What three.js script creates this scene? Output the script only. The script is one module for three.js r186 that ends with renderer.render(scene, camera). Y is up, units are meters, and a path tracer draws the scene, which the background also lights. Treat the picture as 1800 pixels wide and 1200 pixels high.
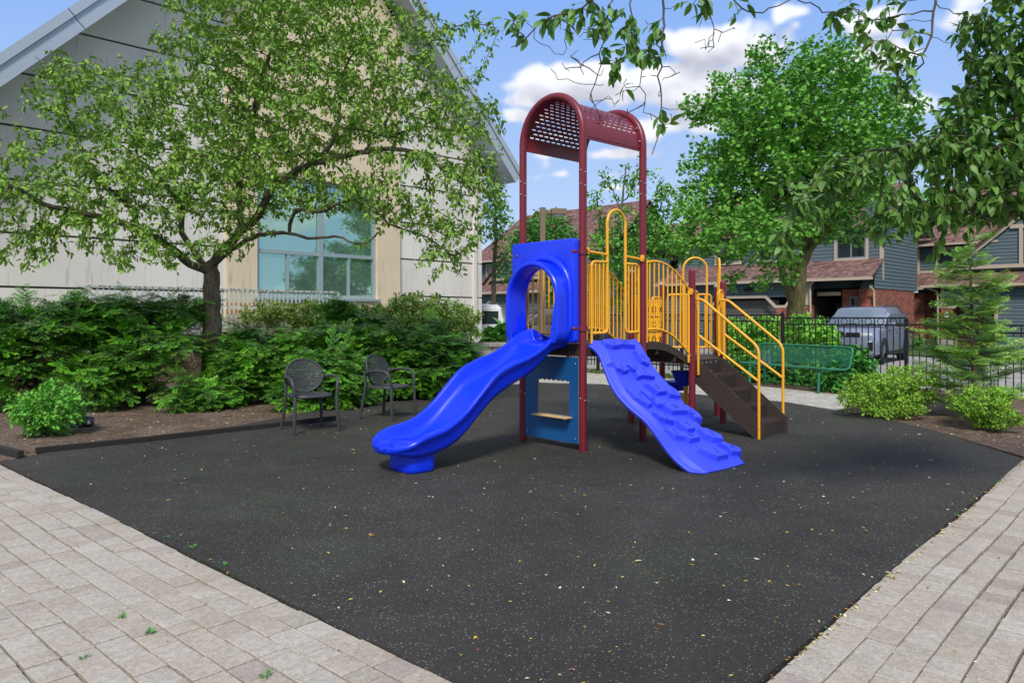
import * as THREE from 'three';
import { mergeGeometries, mergeVertices, toCreasedNormals } from 'three/addons/utils/BufferGeometryUtils.js';
import { RoundedBoxGeometry } from 'three/addons/geometries/RoundedBoxGeometry.js';
import { TextGeometry } from 'three/addons/geometries/TextGeometry.js';
import { FontLoader } from 'three/addons/loaders/FontLoader.js';

// ---------------------------------------------------------------- camera, sky, sun, exposure
const F = 1313, EYE = 1.4, HORIZON = 555;                  // focal length and horizon in photo pixels, eye height in metres
const scene = new THREE.Scene();
const camera = new THREE.PerspectiveCamera(2 * Math.atan(600 / F) * 180 / Math.PI, 1.5, 0.1, 800);
camera.position.set(0, EYE, 0);
camera.setViewOffset(1800, 1200, 0, 45, 1800, 1200);       // level camera with a small vertical lens shift
const renderer = new THREE.WebGLRenderer({ antialias: true });
renderer.setSize(1024, 682);
renderer.toneMapping = THREE.LinearToneMapping;
renderer.toneMappingExposure = 1.6;
renderer.shadowMap.enabled = true;

const SUN_DIR = new THREE.Vector3(-0.10, 1.0, 0.92).normalize();
const sun = new THREE.DirectionalLight(new THREE.Color(1.0, 0.945, 0.86), 2.3);
sun.position.copy(SUN_DIR).multiplyScalar(60);
sun.castShadow = true;
sun.shadow.radius = 24;
sun.shadow.mapSize.set(4096, 4096);
Object.assign(sun.shadow.camera, { left: -40, right: 40, top: 40, bottom: -40, near: 1, far: 160 });
scene.add(sun, sun.target);

// ---------------------------------------------------------------- random numbers and noise
function rngOf(seed) { let a = seed >>> 0; return () => { a = (a + 0x6D2B79F5) | 0; let t = Math.imul(a ^ (a >>> 15), 1 | a); t = (t + Math.imul(t ^ (t >>> 7), 61 | t)) ^ t; return ((t ^ (t >>> 14)) >>> 0) / 4294967296; }; }
function hash2(x, y, s = 0) { let h = Math.imul(x | 0, 374761393) + Math.imul(y | 0, 668265263) + Math.imul(s | 0, 2246822519); h = Math.imul(h ^ (h >>> 13), 1274126177); h ^= h >>> 16; return (h >>> 0) / 4294967296; }
const sm = (t) => t * t * (3 - 2 * t), lerp = (a, b, t) => a + (b - a) * t, clamp = (x, a = 0, b = 1) => Math.min(b, Math.max(a, x));
const smooth = (a, b, x) => sm(clamp((x - a) / (b - a)));
function vnoise(x, y, per = 0, s = 0) {
  const xi = Math.floor(x), yi = Math.floor(y), fx = sm(x - xi), fy = sm(y - yi);
  const w = (k) => per ? ((k % per) + per) % per : k;
  const a = hash2(w(xi), w(yi), s), b = hash2(w(xi + 1), w(yi), s), c = hash2(w(xi), w(yi + 1), s), d = hash2(w(xi + 1), w(yi + 1), s);
  return lerp(lerp(a, b, fx), lerp(c, d, fx), fy);
}
function fbm(x, y, oct = 5, per = 0, s = 0) { let v = 0, a = 0.5, t = 0; for (let i = 0; i < oct; i++) { v += a * vnoise(x, y, per, s + i * 17); t += a; x *= 2; y *= 2; per *= 2; a *= 0.5; } return v / t; }

// ---------------------------------------------------------------- the sky: blue air with broken cumulus all round
{
  const W = 2048, Hh = 1024, data = new Float32Array(W * Hh * 4);
  // banks of cloud: azimuth (rad, 0 = straight ahead), elevation, half sizes, weight
  const px2 = (px, py) => [Math.atan2(px - 900, F), Math.atan2(HORIZON - py, Math.hypot(F, px - 900))];
  const banks = [[1270, 78, 95, 30, .95], [1330, 95, 55, 16, .7], [1180, 65, 45, 14, .55], [1010, 152, 125, 27, 1.05], [1200, 150, 125, 32, 1.08], [940, 160, 50, 16, .8], [780, 110, 22, 20, 1.1], [1150, 222, 80, 16, .8], [1230, 215, 40, 14, .7], [1060, 268, 110, 9, .7], [960, 205, 60, 12, .6], [1390, 18, 28, 15, .85], [1540, 30, 50, 24, .85], [1690, 20, 40, 26, .8], [1530, 112, 45, 26, .9], [1600, 190, 50, 20, .6], [1420, 95, 50, 9, .4], [1010, 308, 110, 6, .5], [1100, 335, 120, 6, .45], [1000, 240, 90, 7, .5]]
    .map(([x, y, rx, ry, w]) => { const [az, el] = px2(x, y); return [az, el, rx / F, ry / F, w]; });
  const dens = (az, el) => {
    let wx = fbm(az * 16 + 7, el * 26, 4, 0, 3) - 0.5, wy = fbm(az * 16 + 31, el * 26, 4, 0, 5) - 0.5;
    const a = az + wx * 0.045, e = el + wy * 0.03;
    let b = 0;
    for (const [ca, ce, ra, re, w] of banks) { const q = ((a - ca) / ra) ** 2 + ((e - ce) / re) ** 2; if (q < 4) b = Math.max(b, w * (1 - q * 0.42)); }
    // cloud fields elsewhere in the sky, same broken kind, thinning out straight ahead where the banks above stand
    const seen = smooth(0.75, 0.62, Math.abs(az)) * smooth(0.52, 0.42, el);
    const k = 1 / (Math.max(el, 0.02) + 0.22);
    const f = fbm(Math.cos(az) * k * 2.1 + 9, Math.sin(az) * k * 2.1 + 4, 5, 0, 11);
    b = Math.max(b, smooth(0.40, 0.66, f) * 1.05 * (1 - seen));
    const n = fbm(az * 22, el * 40 + 3, 6, 0, 21);
    return b * 0.95 + (n - 0.5) * 1.25 - 0.30;
  };
  for (let j = 0; j < Hh; j++) {
    const el = ((j + 0.5) / Hh - 0.5) * Math.PI;
    for (let i = 0; i < W; i++) {
      const az = ((i + 0.5) / W - 0.25) * 2 * Math.PI, azw = Math.atan2(Math.sin(az), Math.cos(az));
      const t = clamp(el / 0.55), q = Math.pow(t, 0.74);
      let r = lerp(0.43, 0.088, q), g = lerp(0.52, 0.225, q), b = lerp(0.64, 0.56, q);
      if (el > 0) {
        const d = dens(azw, el);
        if (d > -0.05) {
          const up = dens(azw, el + 0.022), m = smooth(0.0, 0.30, d);
          const lit = clamp(0.97 - (up - d) * 0.3 - Math.max(0, up) * 0.42, 0.6, 1.05);
          const cr = 0.61 * lit, cg = 0.62 * lit, cb = 0.65 * Math.pow(lit, 0.8);
          r = lerp(r, cr, m * 0.96); g = lerp(g, cg, m * 0.96); b = lerp(b, cb, m * 0.96);
        }
      } else { const k = clamp(-el * 6); r = lerp(r, 0.16, k); g = lerp(g, 0.17, k); b = lerp(b, 0.15, k); }
      const o = (j * W + i) * 4; data[o] = r; data[o + 1] = g; data[o + 2] = b; data[o + 3] = 1;
    }
  }
  const sky = new THREE.DataTexture(data, W, Hh, THREE.RGBAFormat, THREE.FloatType);
  sky.mapping = THREE.EquirectangularReflectionMapping; sky.magFilter = sky.minFilter = THREE.LinearFilter; sky.wrapS = THREE.RepeatWrapping; sky.needsUpdate = true;
  scene.background = sky; scene.environment = sky;
}

// ---------------------------------------------------------------- places: pixel of the photograph + depth -> point in metres
const at = (px, py, d) => new THREE.Vector3((px - 900) / F * d, EYE - (py - HORIZON) / F * d, -d);
const gp = (px, py) => { const d = F * EYE / (py - HORIZON); return new THREE.Vector3((px - 900) / F * d, 0, -d); };
const inFrame = (p, m = 0) => { if (p.z > -0.3) return false; const x = 900 + F * p.x / -p.z, y = HORIZON + F * (EYE - p.y) / -p.z; return x > -m && x < 1800 + m && y > -m && y < 1200 + m; };
const V3 = (x, y, z) => new THREE.Vector3(x, y, z), rad = (d) => d * Math.PI / 180;

// ---------------------------------------------------------------- objects, parts, labels
const used = new Map();
function numbered(name) { const n = used.get(name) || 0; used.set(name, n + 1); return n ? name + '_' + String(n).padStart(3, '0') : name; }
function tag(o, label, category, group, kind) { if (label) o.userData.label = label; if (category) o.userData.category = category; if (group) o.userData.group = group; if (kind) o.userData.kind = kind; return o; }
function thing(name, label, category, pos = V3(0, 0, 0), turn = 0, group) { const g = new THREE.Group(); g.name = numbered(name); g.position.copy(pos); g.rotation.y = turn; scene.add(g); return tag(g, label, category, group); }
function sh(m) { m.castShadow = m.receiveShadow = true; return m; }
function part(parent, name, geo, mat, label) { const m = sh(new THREE.Mesh(geo, mat)); m.name = name; parent.add(m); if (label) m.userData.label = label; if (name === 'bolts') m.userData.kind = 'stuff'; return m; }
function solo(name, geo, mat, label, category, group, kind) { const m = sh(new THREE.Mesh(geo, mat)); m.name = numbered(name); scene.add(m); return tag(m, label, category, group, kind); }
function structure(name, geo, mat) { return solo(name, geo, mat, null, null, null, 'structure'); }
function instanced(parent, name, geo, mat, mats, cols, kind = 'stuff') {
  const m = new THREE.InstancedMesh(geo, mat, mats.length); mats.forEach((x, i) => m.setMatrixAt(i, x));
  if (cols) cols.forEach((c, i) => m.setColorAt(i, c));
  m.name = parent === scene ? numbered(name) : name; sh(m); parent.add(m); m.userData.kind = kind; return m;
}

// ---------------------------------------------------------------- geometry helpers
function merge(list) {
  const gs = list.filter(Boolean).map((g) => { let k = g.index ? g.toNonIndexed() : g.clone(); for (const n of Object.keys(k.attributes)) if (!['position', 'normal', 'uv'].includes(n)) k.deleteAttribute(n); if (!k.attributes.normal) k.computeVertexNormals(); if (!k.attributes.uv) k.setAttribute('uv', new THREE.BufferAttribute(new Float32Array(k.attributes.position.count * 2), 2)); k.clearGroups(); return k; });
  return gs.length === 1 ? gs[0] : mergeGeometries(gs);
}
function uvBox(geo, scale = 1, ox = 0, oy = 0) {              // uv in metres from the dominant axis of each face
  const g = geo.index ? geo.toNonIndexed() : geo, p = g.attributes.position, uv = new Float32Array(p.count * 2), a = V3(), b = V3(), c = V3(), n = V3();
  for (let i = 0; i < p.count; i += 3) {
    a.fromBufferAttribute(p, i); b.fromBufferAttribute(p, i + 1); c.fromBufferAttribute(p, i + 2); n.copy(b).sub(a).cross(c.clone().sub(a));
    const x = Math.abs(n.x), y = Math.abs(n.y), z = Math.abs(n.z);
    [a, b, c].forEach((q, k) => { const u = y >= x && y >= z ? [q.x, -q.z] : x >= z ? [q.z, q.y] : [q.x, q.y]; uv[(i + k) * 2] = u[0] / scale + ox; uv[(i + k) * 2 + 1] = u[1] / scale + oy; });
  }
  g.setAttribute('uv', new THREE.BufferAttribute(uv, 2)); return g;
}
const box = (w, h, d, x = 0, y = 0, z = 0) => new THREE.BoxGeometry(w, h, d).translate(x, y, z);          // centred at x,y,z
const boxOn = (x0, x1, y0, y1, z0, z1) => new THREE.BoxGeometry(x1 - x0, y1 - y0, z1 - z0).translate((x0 + x1) / 2, (y0 + y1) / 2, (z0 + z1) / 2);
const rbox = (w, h, d, r, x = 0, y = 0, z = 0, s = 2) => new RoundedBoxGeometry(w, h, d, s, r).translate(x, y, z);
function cyl(a, b, r0, r1 = r0, seg = 12, open = false) {
  const d = b.clone().sub(a), g = new THREE.CylinderGeometry(r1, r0, d.length(), seg, 1, open);
  g.applyQuaternion(new THREE.Quaternion().setFromUnitVectors(V3(0, 1, 0), d.normalize())); return g.translate((a.x + b.x) / 2, (a.y + b.y) / 2, (a.z + b.z) / 2);
}
// bent pipe: straight runs with rounded corners, closed ends
function pipe(pts, r, bend = 0.06, seg = 8) {
  const P = pts.map((p) => p.isVector3 ? p : V3(...p)), path = new THREE.CurvePath();
  let prev = P[0], n = 0;
  for (let i = 1; i < P.length - 1; i++) {
    const a = P[i].clone().sub(P[i - 1]), b = P[i + 1].clone().sub(P[i]), k = Math.min(bend, a.length() * 0.48, b.length() * 0.48);
    const s = P[i].clone().addScaledVector(a.normalize(), -k), e = P[i].clone().addScaledVector(b.normalize(), k);
    path.add(new THREE.LineCurve3(prev, s)); path.add(new THREE.QuadraticBezierCurve3(s, P[i], e)); prev = e;
  }
  path.add(new THREE.LineCurve3(prev, P[P.length - 1]));
  const ring = []; for (const c of path.curves) { const m = c.isLineCurve3 ? 1 : 5; for (let i = 0; i < m; i++) ring.push(c.getPoint(i / m)); } ring.push(P[P.length - 1]);
  return sweep(ring, r, seg);
}
function sweep(ring, r, seg = 8) {                             // tube through the points themselves; r a number or a function of the index
  const pos = [], idx = [], n = ring.length; let up = null;
  const ra = (i) => typeof r === 'function' ? r(i) : r;
  for (let i = 0; i < n; i++) {
    const t = ring[Math.min(i + 1, n - 1)].clone().sub(ring[Math.max(i - 1, 0)]).normalize();
    if (!up) { up = Math.abs(t.y) < 0.9 ? V3(0, 1, 0) : V3(1, 0, 0); }
    const s = t.clone().cross(up).normalize(), u = s.clone().cross(t).normalize(); up = u;
    for (let k = 0; k < seg; k++) { const a = k / seg * 2 * Math.PI, q = ring[i].clone().addScaledVector(s, Math.cos(a) * ra(i)).addScaledVector(u, Math.sin(a) * ra(i)); pos.push(q.x, q.y, q.z); }
  }
  for (let i = 0; i < n - 1; i++) for (let k = 0; k < seg; k++) { const a = i * seg + k, b = i * seg + (k + 1) % seg; idx.push(a, b, b + seg, a, b + seg, a + seg); }
  for (let k = 1; k < seg - 1; k++) { idx.push(0, k + 1, k); const o = (n - 1) * seg; idx.push(o, o + k, o + k + 1); }
  const g = new THREE.BufferGeometry(); g.setAttribute('position', new THREE.Float32BufferAttribute(pos, 3)); g.setIndex(idx); g.computeVertexNormals(); return g;
}
function extr(shape, depth, bevel = 0, curve = 10) { return new THREE.ExtrudeGeometry(shape, { depth, bevelEnabled: bevel > 0, bevelSize: bevel, bevelThickness: bevel, bevelSegments: 2, curveSegments: curve }); }
function poly(pts) { return new THREE.Shape(pts.map(([x, y]) => new THREE.Vector2(x, y))); }
function loftGrid(rows, closed = true, caps = true) {         // rows of equally many points -> indexed surface
  const n = rows[0].length, pos = [], idx = [];
  rows.forEach((r) => r.forEach((p) => pos.push(p.x, p.y, p.z)));
  for (let i = 0; i < rows.length - 1; i++) for (let k = 0; k < (closed ? n : n - 1); k++) { const a = i * n + k, b = i * n + (k + 1) % n; idx.push(a, b, b + n, a, b + n, a + n); }
  if (caps) [0, rows.length - 1].forEach((ri) => { const c = V3(); rows[ri].forEach((p) => c.add(p)); c.multiplyScalar(1 / n); const o = pos.length / 3; pos.push(c.x, c.y, c.z); for (let k = 0; k < n; k++) { const a = ri * n + k, b = ri * n + (k + 1) % n; ri ? idx.push(o, a, b) : idx.push(o, b, a); } });
  const g = new THREE.BufferGeometry(); g.setAttribute('position', new THREE.Float32BufferAttribute(pos, 3)); g.setIndex(idx); g.computeVertexNormals(); return g;
}
const curveOf = (pts) => { const c = pts; return (x) => { let i = 0; while (i < c.length - 2 && x > c[i + 1][0]) i++; const [x0, y0] = c[i], [x1, y1] = c[i + 1]; const xm = i > 0 ? c[i - 1] : [2 * x0 - x1, 2 * y0 - y1], xp = i < c.length - 2 ? c[i + 2] : [2 * x1 - x0, 2 * y1 - y0]; const h = x1 - x0, t = (x - x0) / h, m0 = (y1 - xm[1]) / (x1 - xm[0]) * h, m1 = (xp[1] - y0) / (xp[0] - x0) * h; const t2 = t * t, t3 = t2 * t; return (2 * t3 - 3 * t2 + 1) * y0 + (t3 - 2 * t2 + t) * m0 + (-2 * t3 + 3 * t2) * y1 + (t3 - t2) * m1; }; };
// flat sheet on the ground from a list of [x, z], at height y (top) with a skirt
function slab(pts, top, thick = 0.04) { const s = new THREE.Shape(pts.map((p) => new THREE.Vector2(p.x, -p.z))); return uvBox(new THREE.ExtrudeGeometry(s, { depth: thick, bevelEnabled: false }).rotateX(-Math.PI / 2).translate(0, top - thick, 0)); }

// ---------------------------------------------------------------- textures
function tex(n, fn, metres = 1, srgb = true, m = n) {           // fn(u, v, x, y) -> [r, g, b] in 0..255 (sRGB) or a grey
  const d = new Uint8Array(n * m * 4);
  for (let y = 0; y < m; y++) for (let x = 0; x < n; x++) { let c = fn(x / n, y / m, x, y); if (typeof c === 'number') c = [c, c, c]; const o = (y * n + x) * 4; d[o] = clamp(c[0], 0, 255); d[o + 1] = clamp(c[1], 0, 255); d[o + 2] = clamp(c[2], 0, 255); d[o + 3] = 255; }
  const t = new THREE.DataTexture(d, n, m); t.wrapS = t.wrapT = THREE.RepeatWrapping; t.magFilter = THREE.LinearFilter; t.minFilter = THREE.LinearMipmapLinearFilter; t.generateMipmaps = true;
  if (srgb) t.colorSpace = THREE.SRGBColorSpace; t.repeat.set(1 / metres, 1 / metres); t.needsUpdate = true; return t;
}
const S = (o) => new THREE.MeshStandardMaterial(o), P = (o) => new THREE.MeshPhysicalMaterial(o);
const T = {};
T.rubber = tex(2048, (u, v, x, y) => {
  const lo = fbm(u * 6, v * 6, 4, 6, 1), mid = fbm(u * 24, v * 24, 3, 24, 2), h = hash2(x, y, 3), h2 = hash2(x >> 1, y >> 1, 4);
  let b = 40 + (lo - 0.5) * 20 + (mid - 0.5) * 14 + (h - 0.5) * 30, g = smooth(0.56, 0.72, fbm(u * 5 + 3, v * 5, 3, 5, 9));
  let c = [b + 4.5, b + 2 + g * 4, b - 3.5 - g * 2];
  if (h2 > 0.972) { const k = 34 + 95 * hash2(x >> 1, y >> 1, 6); c = [c[0] + k * 0.95, c[1] + k * 0.92, c[2] + k * 0.82]; } else if (h > 0.972) { const k = 50 * hash2(x, y, 8); c = [c[0] + k, c[1] + k, c[2] + k * 0.95]; }
  return c;
}, 5.5);
T.rubberBump = tex(1024, (u, v, x, y) => 90 + 120 * hash2(x >> 1, y >> 1, 2) * 0.6 + 60 * hash2(x, y, 5), 2, false);
T.paver = tex(1024, (u, v, x, y) => {
  const lo = fbm(u * 5, v * 5, 4, 5, 31), h = hash2(x >> 1, y >> 1, 7), h1 = hash2(x, y, 17), n = fbm(u * 60, v * 60, 3, 60, 5);
  let b = 172 + (lo - 0.5) * 18 + (n - 0.5) * 34 + (h1 - 0.5) * 44; let c = [b + 6, b, b - 11];
  if (h > 0.9) { const k = 52 * hash2(x >> 1, y >> 1, 9); c = c.map((q) => q + k); } else if (h < 0.09) { const k = 60 * hash2(x >> 1, y >> 1, 10); c = c.map((q) => q - k); }
  const st = smooth(0.62, 0.78, fbm(u * 9 + 2, v * 9, 4, 9, 77)); return [c[0] - st * 7, c[1] - st * 9, c[2] - st * 10];
}, 1.2);
T.paverBump = tex(512, (u, v, x, y) => 120 + 90 * fbm(u * 70, v * 70, 3, 70, 5) + 60 * (hash2(x >> 1, y >> 1, 7) - 0.5), 0.6, false);
T.dirt = tex(1024, (u, v, x, y) => {
  const lo = fbm(u * 6, v * 6, 4, 6, 41), n = fbm(u * 90, v * 40, 3, 0, 42), h = hash2(x >> 1, y >> 2, 43);
  let b = 74 + (lo - 0.5) * 50 + (n - 0.5) * 70; let c = [b + 26, b + 8, b - 8]; if (h > 0.96) c = c.map((q) => q + 60 * hash2(x >> 1, y >> 2, 44)); if (h < 0.03) c = c.map((q) => q - 25); return c;
}, 1.7);
T.dirtBump = tex(512, (u, v) => 255 * fbm(u * 60, v * 60, 4, 60, 45), 1.2, false);
T.stucco = tex(1024, (u, v, x, y) => {                           // painted panels with rain streaks
  const st = fbm(u * 90, v * 7, 4, 0, 51), st2 = fbm(u * 30 + 5, v * 3, 3, 0, 52), n = hash2(x, y, 53), m = fbm(u * 4, v * 4, 4, 4, 54);
  const dk = smooth(0.56, 0.8, st) * smooth(0.4, 0.65, st2); const b = 222 + (n - 0.5) * 12 + (m - 0.5) * 22 - dk * 24; return [b, b - 4, b - 13];
}, 4);
T.bark = tex(512, (u, v) => { const n = fbm(u * 22, v * 5, 5, 0, 61), k = fbm(u * 8, v * 8, 4, 8, 62); const b = 50 + n * 70 + (k - 0.5) * 40; return [b + 8, b, b - 10]; }, 0.5);
T.concrete = tex(512, (u, v, x, y) => { const b = 150 + (fbm(u * 6, v * 6, 5, 6, 71) - 0.5) * 60 + (hash2(x, y, 72) - 0.5) * 16; return [b, b - 4, b - 12]; }, 2);
T.shingle = tex(1024, (u, v) => {                                // 2 m tile, courses of 0.125 m
  const row = Math.floor(v * 16), f = v * 16 - row, col = Math.floor(u * 14 + hash2(row, 1, 3) * 7), h = hash2(col % 97, row, 81), n = fbm(u * 120, v * 120, 2, 120, 82);
  let b = 0.72 + h * 0.5 + (n - 0.5) * 0.4; if (f < 0.10) b *= 0.6; return [118 * b, 88 * b, 80 * b];
}, 2.2);
T.brick = tex(1024, (u, v) => {                                  // 1.8 m tile: bricks 0.225 x 0.075
  const row = Math.floor(v * 24), fu = u * 8 + (row & 1) * 0.5, col = Math.floor(fu), f = fu - col, g = v * 24 - row, h = hash2(col % 8, row, 91), n = fbm(u * 80, v * 80, 2, 80, 92);
  if (f < 0.05 || g < 0.13) return [142 + n * 20, 128 + n * 20, 118]; const b = 0.75 + h * 0.5 + (n - 0.5) * 0.3; return [138 * b, 66 * b, 50 * b];
}, 1.8);
T.grass = tex(512, (u, v, x, y) => { const n = fbm(u * 40, v * 40, 3, 40, 95), l = fbm(u * 5, v * 5, 3, 5, 96), b = 0.7 + (n - 0.5) * 0.8 + (l - 0.5) * 0.5 + (hash2(x, y, 2) - 0.5) * 0.4; return [92 * b, 128 * b, 50 * b]; }, 3);
T.farPaving = tex(1024, (u, v, x, y) => {
  const rv = v * 16, row = Math.floor(rv), fu = u * 12 + hash2(row, 3, 4), col = Math.floor(fu), h = hash2(((col % 12) + 12) % 12, row, 98), n = fbm(u * 60, v * 60, 3, 60, 99); let b = 172 + (h - 0.5) * 26 + (n - 0.5) * 34; if (rv - row < 0.06 || fu - col < 0.045) b -= 55; return [b + 6, b, b - 14];
}, 2.1);
T.fine = tex(512, (u, v, x, y) => 128 + 110 * (fbm(u * 50, v * 50, 3, 50, 12) - 0.5) + 24 * (hash2(x, y, 1) - 0.5), 0.4, false);
T.wear = tex(512, (u, v, x, y) => { const n = fbm(u * 7, v * 7, 5, 7, 14); return 150 + (n - 0.5) * 150 + (hash2(x, y, 3) - 0.5) * 24; }, 0.9, false);

// ---------------------------------------------------------------- materials
const M = {
  rubber: S({ map: T.rubber, roughness: 0.93, bumpMap: T.rubberBump, bumpScale: 0.004 }),
  sand: S({ color: new THREE.Color(0.022, 0.018, 0.014), map: null, roughness: 1 }),
  dirt: S({ map: T.dirt, roughness: 1, bumpMap: T.dirtBump, bumpScale: 0.03 }),
  farPaving: S({ map: T.farPaving, roughness: 0.95 }),
  concrete: S({ map: T.concrete, roughness: 0.95, bumpMap: T.fine, bumpScale: 0.004 }),
  asphalt: S({ color: new THREE.Color(0.10, 0.10, 0.10), roughness: 0.95, bumpMap: T.fine, bumpScale: 0.01 }),
  grass: S({ map: T.grass, roughness: 1, bumpMap: T.dirtBump, bumpScale: 0.04 }),
  blue: P({ color: '#0634e6', roughness: 0.34, roughnessMap: null, clearcoat: 0.25, clearcoatRoughness: 0.25 }),
  blueFaded: S({ color: '#3a4ceb', roughness: 0.55 }),
  blueLetter: S({ color: '#2130b4', roughness: 0.55 }),
  panelBlue: S({ color: '#0a528d', roughness: 0.5 }),
  panelCore: S({ color: '#c9a873', roughness: 0.7 }),
  maroon: P({ color: '#74202e', roughness: 0.38, bumpMap: T.fine, bumpScale: 0.0012 }),
  yellow: P({ color: '#f0ad27', roughness: 0.36, bumpMap: T.fine, bumpScale: 0.001 }),
  brown: S({ color: '#3c302c', roughness: 0.6, bumpMap: T.fine, bumpScale: 0.003 }),
  steel: S({ color: '#b9b9b6', roughness: 0.35, metalness: 0.9 }),
  greyCap: S({ color: '#a5a6a4', roughness: 0.6 }),
  black: S({ color: '#101113', roughness: 0.45 }),
  chair: S({ color: '#393b3e', roughness: 0.52, bumpMap: T.fine, bumpScale: 0.002 }),
  benchGreen: S({ color: '#2a7457', roughness: 0.45 }),
  bark: S({ map: T.bark, roughness: 1, bumpMap: T.bark, bumpScale: 0.02 }),
  twig: S({ color: '#43372c', roughness: 1 }),
  timber: S({ color: '#26241f', roughness: 1, bumpMap: T.bark, bumpScale: 0.01 }),
  stucco: S({ map: T.stucco, roughness: 0.95, bumpMap: T.fine, bumpScale: 0.005 }),
  cream: S({ map: T.stucco, color: '#fff0d6', roughness: 0.95, bumpMap: T.fine, bumpScale: 0.005 }),
  groove: S({ color: '#4a4844', roughness: 1 }),
  fascia: S({ color: '#aeb9c4', roughness: 0.4, metalness: 0.2 }),
  frame: S({ color: '#9fb0b4', roughness: 0.45, metalness: 0.3 }),
  shingle: S({ map: T.shingle, roughness: 1 }),
  brick: S({ map: T.brick, roughness: 0.95 }),
  siding: S({ color: '#55656c', roughness: 0.8 }),
  trim: S({ color: '#b3a592', roughness: 0.8 }),
  garage: S({ color: '#5a5a55', roughness: 0.7 }),
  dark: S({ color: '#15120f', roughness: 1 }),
  glass: P({ color: '#20282b', roughness: 0.05, metalness: 0, clearcoat: 1, clearcoatRoughness: 0.03 }),
  tealGlass: P({ color: '#9cc0b4', roughness: 0.03, metalness: 0.8 }),
  curtain: S({ color: '#9fb5b0', roughness: 1 }), room: S({ color: '#8a8f8a', roughness: 1 }),
  white: S({ color: '#e9e9e6', roughness: 0.6 }),
};
const leafMat = (hex, o = {}) => P({ color: hex, roughness: 0.72, transmission: 0.32, thickness: 0, side: THREE.DoubleSide, ...o });
// ================================================================ the ground
const GX = (x, d) => V3(x, 0, -d);
const CORNER = GX(0.41, 2.28), MAT_LEFT = gp(0, 813), MAT_RIGHT = gp(1800, 806);
const matFar = [gp(1640, 755), gp(1560, 736), gp(1467, 720), gp(1380, 706), gp(1240, 694), gp(1120, 682), gp(1059, 675), gp(947, 672), gp(890, 676)];
{
  const back = [GX(-0.35, 13.9), GX(-1.2, 13.0), GX(-2.0, 11.9), GX(-2.9, 11.2), GX(-3.3, 10.0), GX(-4.05, 8.55), GX(-4.75, 7.75)];
  structure('ground', uvBox(new THREE.PlaneGeometry(700, 700, 1, 1).rotateX(-Math.PI / 2).translate(0, -0.12, -100)), M.grass);
  structure('rubber_play_surface', slab([CORNER, MAT_RIGHT, ...matFar, ...back, MAT_LEFT], 0, 0.06), M.rubber);
  structure('planting_bed', slab([GX(-14, 6.9), gp(-60, 812), gp(0, 808), GX(-4.6, 7.9), GX(-3.9, 8.7), GX(-2.6, 9.95), GX(-2.2, 11.2), GX(-1.0, 12.4), GX(-0.2, 14.3), GX(-0.2, 17), GX(-14, 16)], -0.012, 0.08), M.dirt);
  structure('planting_bed', slab([gp(1800, 800), gp(1640, 754), gp(1560, 735), gp(1470, 719), GX(5.3, 11.6), GX(6.1, 13), GX(8.3, 13.2), GX(12, 9.5), GX(9, 6)], -0.01, 0.08), M.dirt);
  structure('back_path', slab([gp(890, 678), gp(947, 674), gp(1059, 677), gp(1120, 684), gp(1240, 696), gp(1380, 708), gp(1467, 722), GX(5.6, 11.7), GX(6.2, 13.3), GX(4.6, 15.9), GX(3.0, 17.6), GX(1.6, 18.9), GX(-3.0, 19.5), GX(-1.0, 14)], -0.018, 0.08), M.farPaving);
  structure('fence_verge', slab([GX(6.1, 13.2), GX(8.6, 12.6), GX(8.8, 13.6), GX(1.9, 20.0), GX(1.2, 19.4), GX(3.0, 17.5), GX(4.6, 15.8)], 0.0, 0.1), M.dirt);
  structure('driveway', slab([GX(-12, 22), GX(1.4, 20.9), GX(4.0, 18.6), GX(9.2, 13.9), GX(13, 14), GX(15.5, 19), GX(14.5, 27), GX(10, 34), GX(-12, 38)], -0.06, 0.05), M.concrete);
}
// raised planter behind its concrete wall
{
  const w = thing('retaining_wall', 'low grey concrete retaining wall with a flat cap behind the slide', 'wall');
  const a = GX(-5.5, 16.6), b = GX(1.75, 20.0), dir = b.clone().sub(a), L = dir.length(), th = Math.atan2(-dir.z, dir.x);
  const put = (g) => g.rotateY(th).translate(a.x, 0, a.z);
  part(w, 'wall_face', put(uvBox(boxOn(0, L, -0.1, 0.62, -0.12, 0.12))), M.concrete);
  const nCap = 6; for (let i = 0; i < nCap; i++) part(w, 'cap_stone', put(uvBox(rbox(L / nCap - 0.012, 0.11, 0.36, 0.02, (i + 0.5) * L / nCap, 0.675, 0.02), 1, i * 0.37)), M.concrete);
  structure('raised_bed', slab([GX(-5.6, 16.7), GX(1.7, 20.1), GX(1.5, 23.5), GX(-2, 24.5), GX(-12, 14.6), GX(-11, 13.6)], 0.56, 0.6), M.dirt);
}
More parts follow.
